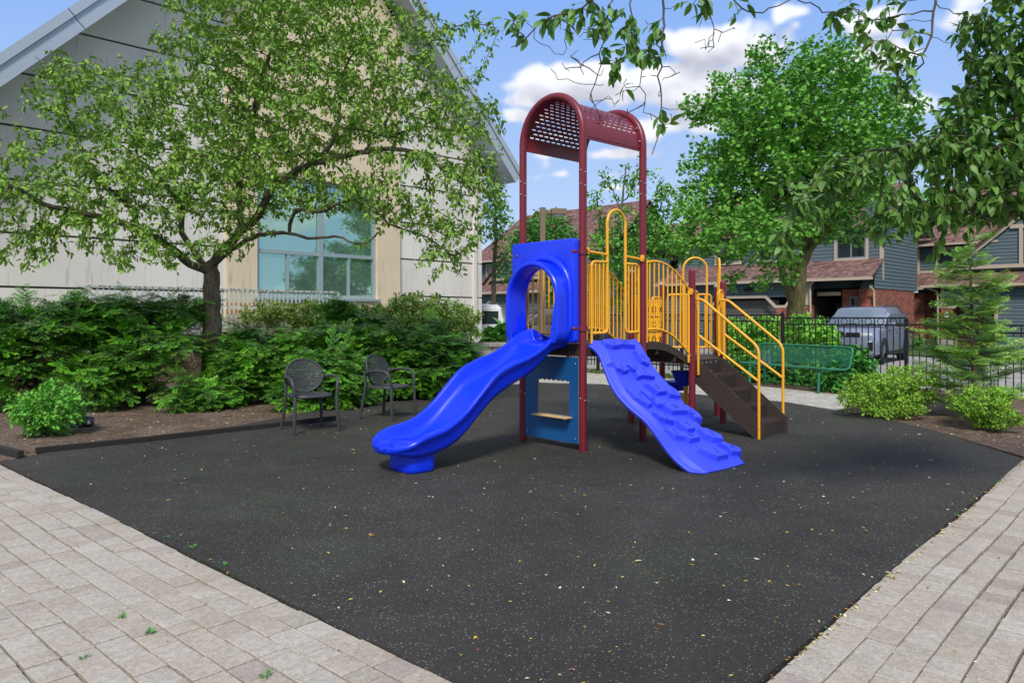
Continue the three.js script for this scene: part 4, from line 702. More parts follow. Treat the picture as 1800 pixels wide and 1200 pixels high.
// ---------------------------------------------------------------- townhouses
function houseGarage(pos, turn, label, simple) {                 // garage house with skirt roof and brick entry
  const h = thing('townhouse', label, 'house', pos, turn, 'townhouses beyond the fence');
  // ground floor
  part(h, 'siding', merge([boards(-6.5, 0.62, 2.22, 2.86, 0), boards(-6.5, -4.0, 0.6, 2.22, 0)]), M.siding);
  part(h, 'back_wall', merge([boxOn(-6.5, -3.95, -0.2, 2.9, -0.6, -0.02), boxOn(-3.95, 0.6, 2.24, 2.9, -0.6, -0.02), boxOn(-6.5, 2.4, -0.2, 2.9, -3.3, -2.55), boxOn(-6.5, 3.0, 2.6, 5.1, -5, -1.66)]), M.siding);
  const gd = new THREE.Group(); gd.name = 'garage_door'; h.add(gd); for (let i = 0; i < 4; i++) part(gd, 'door_panel', rbox(3.08, 0.54, 0.06, 0.02, -2.4, 0.17 + i * 0.555, -0.32), M.garage);
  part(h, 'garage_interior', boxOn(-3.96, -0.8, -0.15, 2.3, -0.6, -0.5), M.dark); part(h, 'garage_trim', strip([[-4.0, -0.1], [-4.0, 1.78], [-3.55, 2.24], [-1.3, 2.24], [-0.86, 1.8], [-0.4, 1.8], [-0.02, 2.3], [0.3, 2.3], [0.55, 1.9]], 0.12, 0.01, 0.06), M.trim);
  part(h, 'brick_pier', uvBox(boxOn(-0.8, -0.38, -0.15, 1.74, -0.4, 0.06)), M.brick);
  part(h, 'brick_pier', uvBox(boxOn(0.42, 0.66, -0.15, 1.84, -0.4, 0.06)), M.brick);
  part(h, 'porch_wall', uvBox(boxOn(-0.38, 0.42, -0.15, 2.2, -1.5, -1.3)), M.brick);
  part(h, 'trim_board', merge([boxOn(-6.6, 0.75, 2.86, 2.97, -0.05, 0.06), boxOn(0.5, 0.66, 1.85, 2.84, 0.03, 0.07)]), M.trim);
  part(h, 'downspout', pipe([[1.0, 2.9, 0.35], [0.74, 2.7, 0.2], [0.74, -0.1, 0.12]], 0.045, 0.1, 6), M.trim);
  part(h, 'wall_lamp', merge([box(0.1, 0.14, 0.1, -2.1, 2.6, 0.08), new THREE.SphereGeometry(0.07, 10, 8).translate(-2.22, 2.56, 0.13), new THREE.SphereGeometry(0.07, 10, 8).translate(-1.98, 2.56, 0.13)]), M.black);
  // entry recess and brick corner
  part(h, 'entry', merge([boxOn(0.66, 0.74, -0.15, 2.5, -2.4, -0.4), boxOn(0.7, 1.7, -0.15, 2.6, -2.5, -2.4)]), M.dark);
  part(h, 'door', rbox(0.7, 2.05, 0.06, 0.02, 1.15, 0.95, -2.34), S({ color: '#6a4a2c', roughness: 0.6 }));
  part(h, 'transom', boxOn(0.68, 1.7, 2.25, 2.4, -0.6, -0.5), M.trim);
  part(h, 'brick_wall', uvBox(boxOn(1.62, 3.0, -0.15, 2.5, -2.4, -0.9)), M.brick);
  part(h, 'brick_wall', uvBox(boxOn(2.4, 3.002, -0.15, 2.52, -5.6, -0.62)), M.brick);
  windowOn(h, 1.95, 2.3, 0.9, 2.2, -0.895, { trim: 0 });
  part(h, 'downspout', pipe([[2.95, 2.6, -0.25], [3.06, 2.4, -0.45], [3.06, -0.1, -0.55]], 0.04, 0.1, 6), M.trim);
  // skirt roof
  part(h, 'skirt_roof', sheet4([-6.9, 2.93, 0.4], [3.25, 2.93, 0.4], [3.06, 3.82, -1.65], [-6.9, 3.82, -1.65]), M.shingle);
  part(h, 'gutter', boxOn(-6.9, 3.3, 2.83, 2.94, 0.36, 0.47), M.trim);
  // upper floor
  part(h, 'upper_siding', boards(-6.5, 3.0, 3.5, 5.15, -1.6), M.siding);
  part(h, 'side_siding', boards((y) => clamp(-1 + 2.3 * (y - 2.93)), (y) => y < 5.2 ? 5.4 : 5.4 - (y - 5.2) * 0.6, 2.52, 6.6, 0).rotateY(Math.PI / 2).translate(3.01, 0, -0.6 - 0), M.siding);
  part(h, 'side_core', merge([boxOn(2.3, 2.99, 2.5, 6.4, -6.0, -1.62), extr(poly([[0.62, 2.52], [1.6, 2.52], [1.6, 3.7]]), 0.5).rotateY(Math.PI / 2).translate(2.45, 0, 0)]), M.siding);
  windowOn(h, 1.15, 2.35, 3.85, 4.75, -1.57, { mullion: true }); windowOn(h, -2.4, -1.2, 3.95, 4.8, -1.57, { mullion: true }); windowOn(h, -4.6, -3.4, 3.95, 4.8, -1.57, { mullion: true });
  part(h, 'corner_board', merge([boxOn(2.9, 3.05, 2.9, 5.2, -1.62, -1.53), boxOn(-6.5, 3.0, 3.62, 3.74, -1.6, -1.52)]), M.trim);
  part(h, 'roof', merge([sheet4([-7, 5.1, -1.2], [3.3, 5.1, -1.2], [3.3, 7.3, -4.4], [-7, 7.3, -4.4]), sheet4([3.3, 5.1, -7.6], [-7, 5.1, -7.6], [-7, 7.3, -4.4], [3.3, 7.3, -4.4])]), M.shingle);
  part(h, 'bargeboard', merge([-1, 1].map((s) => { const a = V3(3.3, 5.06, -4.4 + s * 3.25), b = V3(3.3, 7.26, -4.4); return cyl(a, b, 0.08, 0.08, 4); })), M.trim);
  return h;
}
function houseGable(pos, turn, label) {                           // house with cross gable, numbered brick pier and arched porch
  const h = thing('townhouse', label, 'house', pos, turn, 'townhouses beyond the fence');
  part(h, 'core', merge([boxOn(-1.2, 9, -0.2, 4.7, -7, -1.25), boxOn(0.2, 9, 2.0, 2.7, -1.25, -0.02)]), M.siding);
  part(h, 'siding', boards(0.35, 9, 1.82, 2.62, 0), M.siding);
  part(h, 'porch_back', uvBox(boxOn(0.3, 2.2, -0.2, 2.4, -1.3, -1.2)), M.brick); part(h, 'wall', merge([boards(2.3, 9, -0.2, 1.82, 0)]), M.siding);
  part(h, 'brick_pier', uvBox(boxOn(0.14, 0.62, 0.34, 1.78, -0.5, 0.05)), M.brick); part(h, 'pier_base', uvBox(boxOn(0.1, 0.66, -0.2, 0.34, -0.54, 0.09)), M.concrete);
  const num = part(h, 'number_plate', new THREE.CylinderGeometry(0.13, 0.13, 0.03, 28).rotateX(Math.PI / 2).scale(1, 1.35, 1).translate(0.38, 1.45, 0.066), M.black);
  part(num, 'number_face', new THREE.CylinderGeometry(0.105, 0.105, 0.03, 28).rotateX(Math.PI / 2).scale(1, 1.35, 1).translate(0.38, 1.45, 0.073), M.white);
  const tg = new TextGeometry('40', { font, size: 0.11, depth: 0.006, curveSegments: 4 }); tg.translate(0.285, 1.395, 0.088); part(num, 'number', tg, M.black);
  part(h, 'porch_trim', strip([[0.1, 1.8], [0.68, 1.8], [1.08, 2.24], [1.55, 2.24], [1.98, 1.8], [2.3, 1.8], [2.3, -0.1]], 0.13, 0.02, 0.06), M.trim);
  part(h, 'trim_board', merge([boxOn(0.14, 9, 2.62, 2.74, -0.03, 0.05), boxOn(0.12, 0.27, 1.84, 2.62, -0.03, 0.05)]), M.trim);
  part(h, 'brick_wall', uvBox(boxOn(-1.2, -0.75, -0.2, 2.5, -1.6, -0.6)), M.brick); part(h, 'brick_wall', uvBox(boxOn(-0.75, 0.14, -0.2, 2.5, -1.6, -1.0)), M.brick);
  windowOn(h, -0.4, 0.0, 0.9, 2.2, -0.99, { trim: 0 });
  part(h, 'downspout', pipe([[-0.4, 2.68, 0.3], [0.02, 2.5, 0.1], [0.04, -0.1, 0.08]], 0.045, 0.1, 6), M.trim);
  part(h, 'skirt_roof', merge([sheet4([-0.5, 2.78, 0.38], [9.2, 2.78, 0.38], [9.2, 3.6, -1.3], [-0.5, 3.6, -1.3]), sheet4([-1.5, 2.72, -0.3], [-0.5, 2.72, -0.3], [-0.5, 3.5, -1.3], [-1.1, 3.5, -1.3])]), M.shingle);
  part(h, 'gutter', merge([boxOn(-0.6, 9.2, 2.68, 2.79, 0.34, 0.45), boxOn(-1.55, -0.62, 2.62, 2.73, -0.36, -0.25)]), M.trim);
  part(h, 'upper_siding', boards(-1.2, 1.8, 3.3, 4.72, -1.22), M.siding);
  windowOn(h, -0.35, 0.35, 3.62, 4.5, -1.19);
  part(h, 'corner_board', merge([boxOn(-1.25, -1.1, 3.0, 4.75, -1.24, -1.15), boxOn(-1.1, 1.8, 3.42, 3.54, -1.22, -1.15)]), M.trim);
  // front gable
  const gx = 4.6, gy = 7.0, sl = 0.86, gl = (y) => gx - (gy - y) / sl, gr = (y) => gx + (gy - y) / sl;
  part(h, 'gable_siding', boards(gl, gr, 3.45, gy - 0.05, -0.7), M.siding);
  part(h, 'gable_core', extr(poly([[gl(3.4), 3.4], [gr(3.4), 3.4], [gx, gy]]), 0.5).translate(0, 0, -1.24), M.siding);
  part(h, 'gable_trim', merge([strip([[gl(3.3) - 0.2, 3.3], [gx, gy + 0.12]], 0.24, -0.66, 0.1), strip([[gx, gy + 0.12], [gr(3.3), 3.3]], 0.24, -0.66, 0.1), boxOn(gl(3.55), gr(3.55), 3.5, 3.66, -0.68, -0.6), boxOn(gl(5.25) + 0.1, gr(5.25) - 0.1, 5.2, 5.38, -0.68, -0.6), boxOn(3.0, 3.14, 3.66, 5.2, -0.68, -0.6)]), M.trim);
  part(h, 'gable_roof', merge([sheet4([gl(3.3) - 0.35, 3.32, -0.35], [gl(3.3) - 0.35, 3.32, -4.5], [gx, gy + 0.32, -4.5], [gx, gy + 0.32, -0.35]), sheet4([gr(3.3) + 0.3, 3.32, -0.35], [gr(3.3) + 0.3, 3.32, -4.5], [gx, gy + 0.32, -4.5], [gx, gy + 0.32, -0.35])]), M.shingle);
  windowOn(h, 3.35, 5.0, 3.85, 5.05, -0.66, { mullion: true });
  part(h, 'roof', merge([sheet4([-1.7, 4.72, -0.75], [9.3, 4.72, -0.75], [9.3, 7.9, -4.6], [-0.6, 7.9, -4.6]), sheet4([9.3, 4.72, -8.4], [-1.7, 4.72, -8.4], [-0.6, 7.9, -4.6], [9.3, 7.9, -4.6])]), M.shingle);
  part(h, 'gutter', boxOn(-1.7, 2.2, 4.66, 4.76, -0.78, -0.66), M.trim);
  return h;
}
houseGarage(V3(12.1, 0, -31.9), rad(-45), 'blue grey townhouse with garage door and brick entry behind the maple trunk');
houseGable(V3(19.4, 0, -34), rad(-45), 'blue grey townhouse with cross gable and oval number plate behind the spruce');
houseGable(V3(-2.1, 0, -45), rad(-45), 'blue grey townhouse seen between the building corner and the slide');
houseGarage(V3(7.2, 0, -45), rad(-45), 'townhouse with brown roof behind the small trees, beyond the hand loop');
structure('lawn', slab([GX(14.4, 27.2), GX(22, 24), GX(28, 28), GX(22, 34), GX(17, 36.5)], -0.02, 0.08), M.grass);

// ================================================================ vehicles
function wheel(parent, x, y, z, r, w) {
  const t = part(parent, 'wheel', new THREE.LatheGeometry([[r * 0.62, -w / 2], [r * 0.94, -w / 2], [r, -w * 0.36], [r, w * 0.36], [r * 0.94, w / 2], [r * 0.62, w / 2]].map(([a, b]) => new THREE.Vector2(a, b)), 30).rotateZ(Math.PI / 2).translate(x, y, z), M.tyre);
  const gs = [new THREE.CylinderGeometry(r * 0.64, r * 0.64, w * 0.5, 28).rotateZ(Math.PI / 2)]; for (let i = 0; i < 5; i++) gs.push(box(w * 0.7, r * 1.16, r * 0.14).rotateX(i * Math.PI / 5)); part(t, 'rim', merge(gs).translate(x, y, z), M.rim);
}
M.tyre = S({ color: '#17181a', roughness: 0.9 }); M.rim = S({ color: '#8d8f93', roughness: 0.35, metalness: 0.7 });
M.carGlass = P({ color: '#2b3338', roughness: 0.06, clearcoat: 1, clearcoatRoughness: 0.02 });
M.windshield = P({ color: '#93a3b0', roughness: 0.05, metalness: 0.75 }); M.lampGlass = P({ color: '#c9d2dc', roughness: 0.12, clearcoat: 1 }); M.redLamp = P({ color: '#a01616', roughness: 0.25 });
// body from cross-sections along z (front at +z): [z, half width, y bottom, y shoulder, half width at the top]
function carBody(secs, top = true) {
  const rows = secs.map(([z, hw, y0, y1, k = 0.97, r = 0.09]) => { const p = []; const pts = [[hw * 0.9, y0], [hw * 0.985, y0 + 0.06], [hw, lerp(y0, y1, 0.35)], [hw, lerp(y0, y1, 0.68)], [hw * k, y1 - r], [hw * k - r * 0.45, y1 - r * 0.25], [hw * k - r * 1.4, y1], [hw * 0.4, y1 + 0.012]]; for (const [x, y] of pts) p.push(V3(x, y, z)); for (const [x, y] of pts.slice().reverse()) p.push(V3(-x, y, z)); return p.reverse(); });
  return toCreasedNormals(loftGrid(rows), 0.6);
}
function suv(pos, turn, label, paintHex, opt = {}) {
  const t = thing('parked_suv', label, 'car', pos, turn), paint = P({ color: paintHex, roughness: 0.3, metalness: 0.35, clearcoat: 1, clearcoatRoughness: 0.06 });
  part(t, 'body', carBody([[2.36, 0.72, 0.42, 0.78], [2.32, 0.86, 0.3, 0.92], [2.2, 0.93, 0.26, 1.0], [1.9, 0.95, 0.26, 1.06], [1.0, 0.955, 0.26, 1.1, 0.985], [0.8, 0.955, 0.26, 1.12], [-1.9, 0.955, 0.26, 1.12], [-2.28, 0.93, 0.28, 1.1], [-2.36, 0.88, 0.36, 1.05]].reverse()), paint);
  const roof = part(t, 'cabin', carBody([[1.12, 0.86, 1.06, 1.13, 0.95, 0.03], [0.35, 0.84, 1.06, 1.66, 0.86, 0.07], [0.1, 0.84, 1.06, 1.73, 0.86, 0.07], [-1.0, 0.84, 1.06, 1.76, 0.87, 0.07], [-1.95, 0.83, 1.06, 1.72, 0.87, 0.07], [-2.2, 0.8, 1.06, 1.5, 0.86, 0.07], [-2.3, 0.78, 1.06, 1.15, 0.86, 0.05]].reverse()), paint);
  part(roof, 'roof_rail', merge([-1, 1].map((s) => pipe([[s * 0.62, 1.72, 0.1], [s * 0.62, 1.785, -0.1], [s * 0.62, 1.8, -1.7], [s * 0.62, 1.73, -1.9]], 0.02, 0.1, 6))), M.black);
  const ws = sheet4([-0.80, 1.135, 1.13], [0.80, 1.135, 1.13], [0.665, 1.665, 0.385], [-0.665, 1.665, 0.385], 0.012).translate(0, 0.012, 0.012); part(t, 'windshield', ws, M.windshield);
  for (const s of [-1, 1]) { const q = (x, y, z) => V3(s * (x + 0.012), y, z); const side = (z0, z1, zt0, zt1) => { const a = [q(0.842, 1.13, z0), q(0.842, 1.13, z1), q(0.735, 1.6, zt1), q(0.735, 1.6, zt0)]; const g = new THREE.BufferGeometry(); g.setAttribute('position', new THREE.Float32BufferAttribute([0, 1, 2, 0, 2, 3].flatMap((i) => a[i].toArray()), 3)); g.computeVertexNormals(); return g; }; part(t, 'side_window', side(0.92, -0.12, 0.34, -0.12), M.carGlass); part(t, 'side_window', side(-0.18, -1.1, -0.18, -1.1), M.carGlass); part(t, 'side_window', side(-1.18, -2.05, -1.18, -1.9), M.carGlass); }
  const rear = sheet4([-0.7, 1.2, -2.31], [0.7, 1.2, -2.31], [0.62, 1.6, -2.16], [-0.62, 1.6, -2.16], 0.01).translate(0, 0.01, -0.02); part(t, 'rear_window', rear, M.carGlass);
  for (const s of [-1, 1]) {
    part(t, 'headlight', merge([rbox(0.34, 0.1, 0.1, 0.03, s * 0.66, 0.9, 2.3), rbox(0.16, 0.2, 0.1, 0.03, s * 0.74, 0.62, 2.31)]), M.lampGlass);
    part(t, 'mirror', merge([rbox(0.2, 0.17, 0.12, 0.04, s * 1.03, 1.17, 0.82), box(0.1, 0.04, 0.05, s * 0.92, 1.12, 0.82)]), opt.mirror || paint); part(t, 'tail_light', rbox(0.16, 0.3, 0.08, 0.03, s * 0.8, 0.95, -2.34), M.redLamp);
    for (const z of [1.45, -1.4]) { part(t, 'wheel_arch', new THREE.TorusGeometry(0.4, 0.05, 8, 20, Math.PI).rotateY(Math.PI / 2).translate(s * 0.935, 0.36, z), opt.mirror || M.black); wheel(t, s * 0.84, 0.36, z, 0.36, 0.24); }
    part(t, 'sill', rbox(0.06, 0.12, 1.9, 0.02, s * 0.95, 0.32, 0.02), M.black);
    part(t, 'air_intake', rbox(0.14, 0.26, 0.06, 0.02, s * 0.78, 0.56, 2.335), M.black);
    for (const z of [0.05, -0.95]) part(t, 'door_handle', rbox(0.03, 0.04, 0.2, 0.012, s * 0.962, 0.96, z - 0.25), paint);
  }
  part(t, 'grille', merge([rbox(1.0, 0.16, 0.06, 0.02, 0, 0.88, 2.325), rbox(1.1, 0.2, 0.06, 0.02, 0, 0.5, 2.335)]), M.black); part(t, 'bumper', rbox(1.5, 0.12, 0.12, 0.04, 0, 0.36, 2.3), paint);
  part(t, 'bonnet_badge', new THREE.TorusGeometry(0.07, 0.014, 6, 20).scale(1.4, 1, 1).translate(0, 0.9, 2.365), M.rim);
  part(t, 'wiper', merge([cyl(V3(-0.5, 1.17, 1.12), V3(0.05, 1.22, 1.07), 0.012, 0.012, 5), cyl(V3(0.1, 1.17, 1.12), V3(0.62, 1.22, 1.07), 0.012, 0.012, 5)]), M.black);
  return t;
}
suv(V3(11.4, -0.055, -24.2), rad(-39.5), 'silver blue boxy car parked behind the black fence, front towards the fence', '#858da4');
suv(at(960, 0, 29).setY(-0.055), rad(-80), 'dark grey car seen through the slide opening behind the yellow bars', '#555a5c');
{
  const p = at(846, 0, 28).setY(-0.055), t = thing('parked_van', 'white delivery van seen from behind beside the building corner', 'van', p, rad(178)), paint = P({ color: '#dfe1e2', roughness: 0.35, clearcoat: 0.8 });
  part(t, 'body', carBody([[2.3, 0.8, 0.35, 0.9], [2.1, 0.93, 0.3, 1.0], [1.2, 0.95, 0.3, 1.2, 0.95], [0.5, 0.95, 0.3, 1.82, 0.9, 0.14], [-2.2, 0.95, 0.3, 1.85, 0.9, 0.14], [-2.3, 0.93, 0.32, 1.82, 0.9, 0.12]].reverse()), paint);
  for (const s of [-1, 1]) { const d = part(t, 'rear_door', rbox(0.84, 1.32, 0.03, 0.015, s * 0.43, 1.08, -2.312), paint); part(d, 'rear_window', rbox(0.68, 0.46, 0.02, 0.01, s * 0.43, 1.4, -2.328), M.carGlass); part(t, 'tail_light', rbox(0.09, 0.4, 0.05, 0.02, s * 0.87, 1.0, -2.3), M.redLamp); for (const z of [1.4, -1.4]) wheel(t, s * 0.84, 0.33, z, 0.33, 0.22); }
  part(t, 'brake_light', rbox(0.22, 0.05, 0.05, 0.015, 0, 1.86, -2.25), M.redLamp); part(t, 'number_plate', rbox(0.32, 0.14, 0.02, 0.005, -0.42, 0.8, -2.334), S({ color: '#c9ced6', roughness: 0.5 })); part(t, 'rear_bumper', rbox(1.7, 0.2, 0.12, 0.03, 0, 0.4, -2.34), M.black);
}
// ================================================================ vegetation
// grow branches from given limbs towards points scattered through the crown, then thicken them from the tips down
function growTree(R, limbs, attract, { step = 0.16, reach = 1.6, kill = 0.24, iters = 70, tip = 0.004, pow = 2.35, wobble = 0.25, droop = 0 }) {
  const nodes = [];                                              // {p, parent, r0}
  const add = (p, parent, minR = 0) => { nodes.push({ p, parent, minR, kids: 0, tips: 0, r: 0 }); if (parent >= 0) nodes[parent].kids++; return nodes.length - 1; };
  for (const { pts, r0, r1, from } of limbs) {
    const c = new THREE.CatmullRomCurve3(pts), L = c.getLength(), n = Math.max(2, Math.round(L / step)); let last = -1;
    if (from) { let best = 1e9; nodes.forEach((q, i) => { const d = q.p.distanceTo(pts[0]); if (d < best) { best = d; last = i; } }); }
    for (let i = last >= 0 ? 1 : 0; i <= n; i++) { const p = c.getPointAt(i / n); if (i > 1) p.add(V3(R() - 0.5, R() - 0.5, R() - 0.5).multiplyScalar(0.03)); last = add(p, last, lerp(r0, r1, i / n)); }
  }
  const near = attract.map(() => [-1, 1e9]); let fresh = nodes.map((_, i) => i); const alive = attract.map(() => true);
  for (let it = 0; it < iters && fresh.length; it++) {
    attract.forEach((a, k) => { if (!alive[k]) return; for (const i of fresh) { const d = nodes[i].p.distanceToSquared(a); if (d < near[k][1]) near[k] = [i, d]; } if (near[k][1] < kill * kill) alive[k] = false; });
    const pull = new Map(); attract.forEach((a, k) => { if (!alive[k] || near[k][1] > reach * reach) return; const i = near[k][0]; if (!pull.has(i)) pull.set(i, V3()); pull.get(i).add(a.clone().sub(nodes[i].p).normalize()); });
    fresh = []; for (const [i, d] of pull) { if (nodes[i].kids > 3) continue; d.normalize().add(V3(R() - 0.5, R() - 0.5 - droop, R() - 0.5).multiplyScalar(wobble * 2)).normalize(); fresh.push(add(nodes[i].p.clone().addScaledVector(d, step * (0.8 + R() * 0.4)), i)); }
  }
  for (let i = nodes.length - 1; i >= 0; i--) { const n = nodes[i]; if (!n.kids) n.acc = Math.pow(tip, pow); n.r = Math.max(n.minR, Math.pow(n.acc || 0, 1 / pow)); if (n.parent >= 0) nodes[n.parent].acc = (nodes[n.parent].acc || 0) + Math.pow(Math.min(n.r, n.minR ? 1e-9 + n.r : n.r), pow) * (n.minR ? 0.15 : 1); }
  return nodes;
}
function woodOf(nodes, seg = 6, minSeg = 3, cut = 0) {           // tubes along chains of nodes
  const kids = nodes.map(() => []); nodes.forEach((n, i) => { if (n.parent >= 0) kids[n.parent].push(i); }); const out = [];
  const chain = (start, from) => { let pts = from >= 0 ? [nodes[from].p] : [], rs = from >= 0 ? [Math.min(nodes[from].r, nodes[start].r * 1.15)] : []; let i = start; for (;;) { pts.push(nodes[i].p); rs.push(nodes[i].r); const k = kids[i].slice().sort((a, b) => nodes[b].r - nodes[a].r); if (!k.length) break; for (const o of k.slice(1)) chain(o, i); i = k[0]; } if (pts.length > 1 && rs[0] >= cut) { const s = rs[0] > 0.05 ? 10 : rs[0] > 0.02 ? seg : minSeg; const g = sweep(pts, (j) => rs[j], s); const uv = []; for (let a = 0, len = 0; a < pts.length; a++) { if (a) len += pts[a].distanceTo(pts[a - 1]); for (let b = 0; b < s; b++) uv.push(b / s * Math.max(0.2, 6 * rs[0]), len); } g.setAttribute('uv', new THREE.Float32BufferAttribute(uv, 2)); out.push(g); } };
  nodes.forEach((n, i) => { if (n.parent < 0) chain(i, -1); }); return merge(out);
}
// leaf: a folded, curved blade along +y, length 1
function leafGeo(w = 0.5, fold = 0.16, curl = 0.18, seg = 3) {
  const pos = [], idx = []; const prof = (t) => Math.pow(Math.sin(Math.PI * Math.pow(t, 0.8)), 0.9);
  for (let i = 0; i <= seg + 1; i++) { const t = i / (seg + 1), x = w / 2 * prof(t), z = -curl * t * t; pos.push(-x, t, z + fold * x, 0, t, z, x, t, z + fold * x); }
  for (let i = 0; i <= seg; i++) { const a = i * 3; if (i === 0) idx.push(a + 1, a + 5, a + 4, a + 1, a + 4, a + 3); else if (i === seg) idx.push(a, a + 1, a + 4, a + 1, a + 2, a + 4); else idx.push(a, a + 1, a + 4, a, a + 4, a + 3, a + 1, a + 2, a + 5, a + 1, a + 5, a + 4); }
  const g = new THREE.BufferGeometry(); g.setAttribute('position', new THREE.Float32BufferAttribute(pos, 3)); g.setIndex(idx); g.computeVertexNormals(); return g;
}
// lobed flat blade (maple-like)
function lobedGeo() {
  const o = [[0, 0], [.16, .1], [.48, .12], [.36, .3], [.56, .52], [.3, .56], [.24, .74], [0, 1]], pos = [0, .42, .06]; o.forEach(([x, y]) => pos.push(x, y, -.1 * y * y - .12 * x)); o.slice(1, -1).reverse().forEach(([x, y]) => pos.push(-x, y, -.1 * y * y - .12 * x));
  const n = pos.length / 3 - 1, idx = []; for (let i = 1; i <= n; i++) idx.push(0, i, i % n + 1); const g = new THREE.BufferGeometry(); g.setAttribute('position', new THREE.Float32BufferAttribute(pos, 3)); g.setIndex(idx); g.computeVertexNormals(); return g;
}
// flat spray of needles along +y (yew, spruce): colour per vertex, young tips lighter
function sprayGeo(pairs, len, spread, R, round = 0, old = [0.55, 0.62, 0.5], young = [1.25, 1.3, 0.9], side = 3) {
  const pos = [], col = [];
  const needle = (b, d, l, w, c) => { const u = d.clone().cross(V3(0.2, 0.3, 1)).normalize().multiplyScalar(w / 2), t = b.clone().addScaledVector(d, l), m = b.clone().addScaledVector(d, l * 0.45), q = [b, m.clone().add(u), t, b, t, m.clone().sub(u)]; q.forEach((p) => { pos.push(p.x, p.y, p.z); col.push(...c); }); };
  const twig = (o, dir, L, n) => { const s = dir.clone().cross(V3(0, 0, 1)).normalize(); for (let i = 0; i < n; i++) { const t = (i + 0.5) / n, b = o.clone().addScaledVector(dir, L * t); b.z -= 0.12 * L * t * t; const k = t > 0.55 ? young : old; for (const sg of [-1, 1]) { const d = dir.clone().multiplyScalar(0.55).addScaledVector(s, sg).add(V3(0, 0, (R() - 0.5) * 0.35 + round * (R() - 0.5) * 2.4)).normalize(); const c = k.map((v) => v * (0.85 + R() * 0.3)); needle(b, d, len * (1 - 0.35 * t) * (0.85 + R() * 0.3), len * 0.27, c); } } needle(o.clone().addScaledVector(dir, L * 0.95).add(V3(0, 0, -0.12 * L)), dir, len * 0.8, len * 0.2, young); };
  twig(V3(0, 0, 0), V3(0, 1, 0), 1, pairs);
  for (let i = 0; i < side; i++) { const t = 0.15 + i / side * 0.6, sg = i % 2 ? 1 : -1; twig(V3(0, t, -0.1 * t * t), V3(sg * 0.78, 0.62, (R() - 0.5) * 0.2).normalize(), 0.52 * (1 - t * 0.5), Math.round(pairs * 0.55)); }
  const g = new THREE.BufferGeometry(); g.setAttribute('position', new THREE.Float32BufferAttribute(pos, 3)); g.setAttribute('color', new THREE.Float32BufferAttribute(col, 3)); g.computeVertexNormals(); return g;
}
const _q = new THREE.Quaternion(), _m = new THREE.Matrix4();
// matrix with +y along dir, blade facing roughly up, spun a little
function aim(p, dir, size, R, roll = 0.9, upv = V3(0, 1, 0)) {
  const y = dir.clone().normalize(), z = upv.clone().addScaledVector(y, -upv.dot(y)); if (z.lengthSq() < 1e-4) z.set(1, 0, 0).addScaledVector(y, -y.x); z.normalize(); const x = y.clone().cross(z).normalize(); _m.makeBasis(x, y, z); const q = new THREE.Quaternion().setFromRotationMatrix(_m).multiply(_q.setFromAxisAngle(V3(0, 1, 0), (R() - 0.5) * 2 * roll)); return new THREE.Matrix4().compose(p, q, V3(size, size, size));
}
const rnd = (R, k = 1) => V3(R() - 0.5, R() - 0.5, R() - 0.5).multiplyScalar(2 * k);
const tint = (R, base, v = 0.25, warm = 0.1) => { const k = 1 + (R() - 0.5) * 2 * v, w = (R() - 0.5) * 2 * warm; return new THREE.Color(base.r * k * (1 + w), base.g * k, base.b * k * (1 - w)); };
const WHITE = new THREE.Color(1, 1, 1);
function leavesOn(R, nodes, rMax, per, size, opt = {}) {
  const out = [], cols = []; const hang = opt.hang ?? 0.5;
  nodes.forEach((n) => { if (n.r > rMax || n.parent < 0) return; if (opt.skip && opt.skip(n.p, R)) return; const a = nodes[n.parent].p, seg = n.p.clone().sub(a); const k = Math.floor(per) + (R() < per % 1 ? 1 : 0); for (let i = 0; i < k; i++) { const b = a.clone().addScaledVector(seg, R()).add(rnd(R, opt.off ?? 0.02)); const d = seg.clone().normalize().multiplyScalar(0.5).add(rnd(R, 0.9)); d.y -= hang * R(); out.push(aim(b, d, size * (0.65 + R() * 0.6), R)); cols.push(tint(R, opt.base || WHITE, opt.v ?? 0.28, opt.warm ?? 0.12)); } });
  return [out, cols];
}
const inBlob = (R, [c, r]) => { let p; do p = rnd(R, 1); while (p.lengthSq() > 1); return V3(c.x + p.x * r.x, c.y + p.y * r.y, c.z + p.z * r.z); };
// points near the surface of a blob more often than in its heart
const scatter = (R, blobs, n) => { const w = blobs.map(([, r]) => r.x * r.y * r.z), s = w.reduce((a, b) => a + b), out = []; blobs.forEach((b, i) => { const k = Math.round(n * w[i] / s); for (let j = 0; j < k; j++) out.push(inBlob(R, b)); }); return out; };
const blob = (px, py, d, rx, ry, rd) => [at(px, py, d), V3(rx / F * d, ry / F * d, rd)];

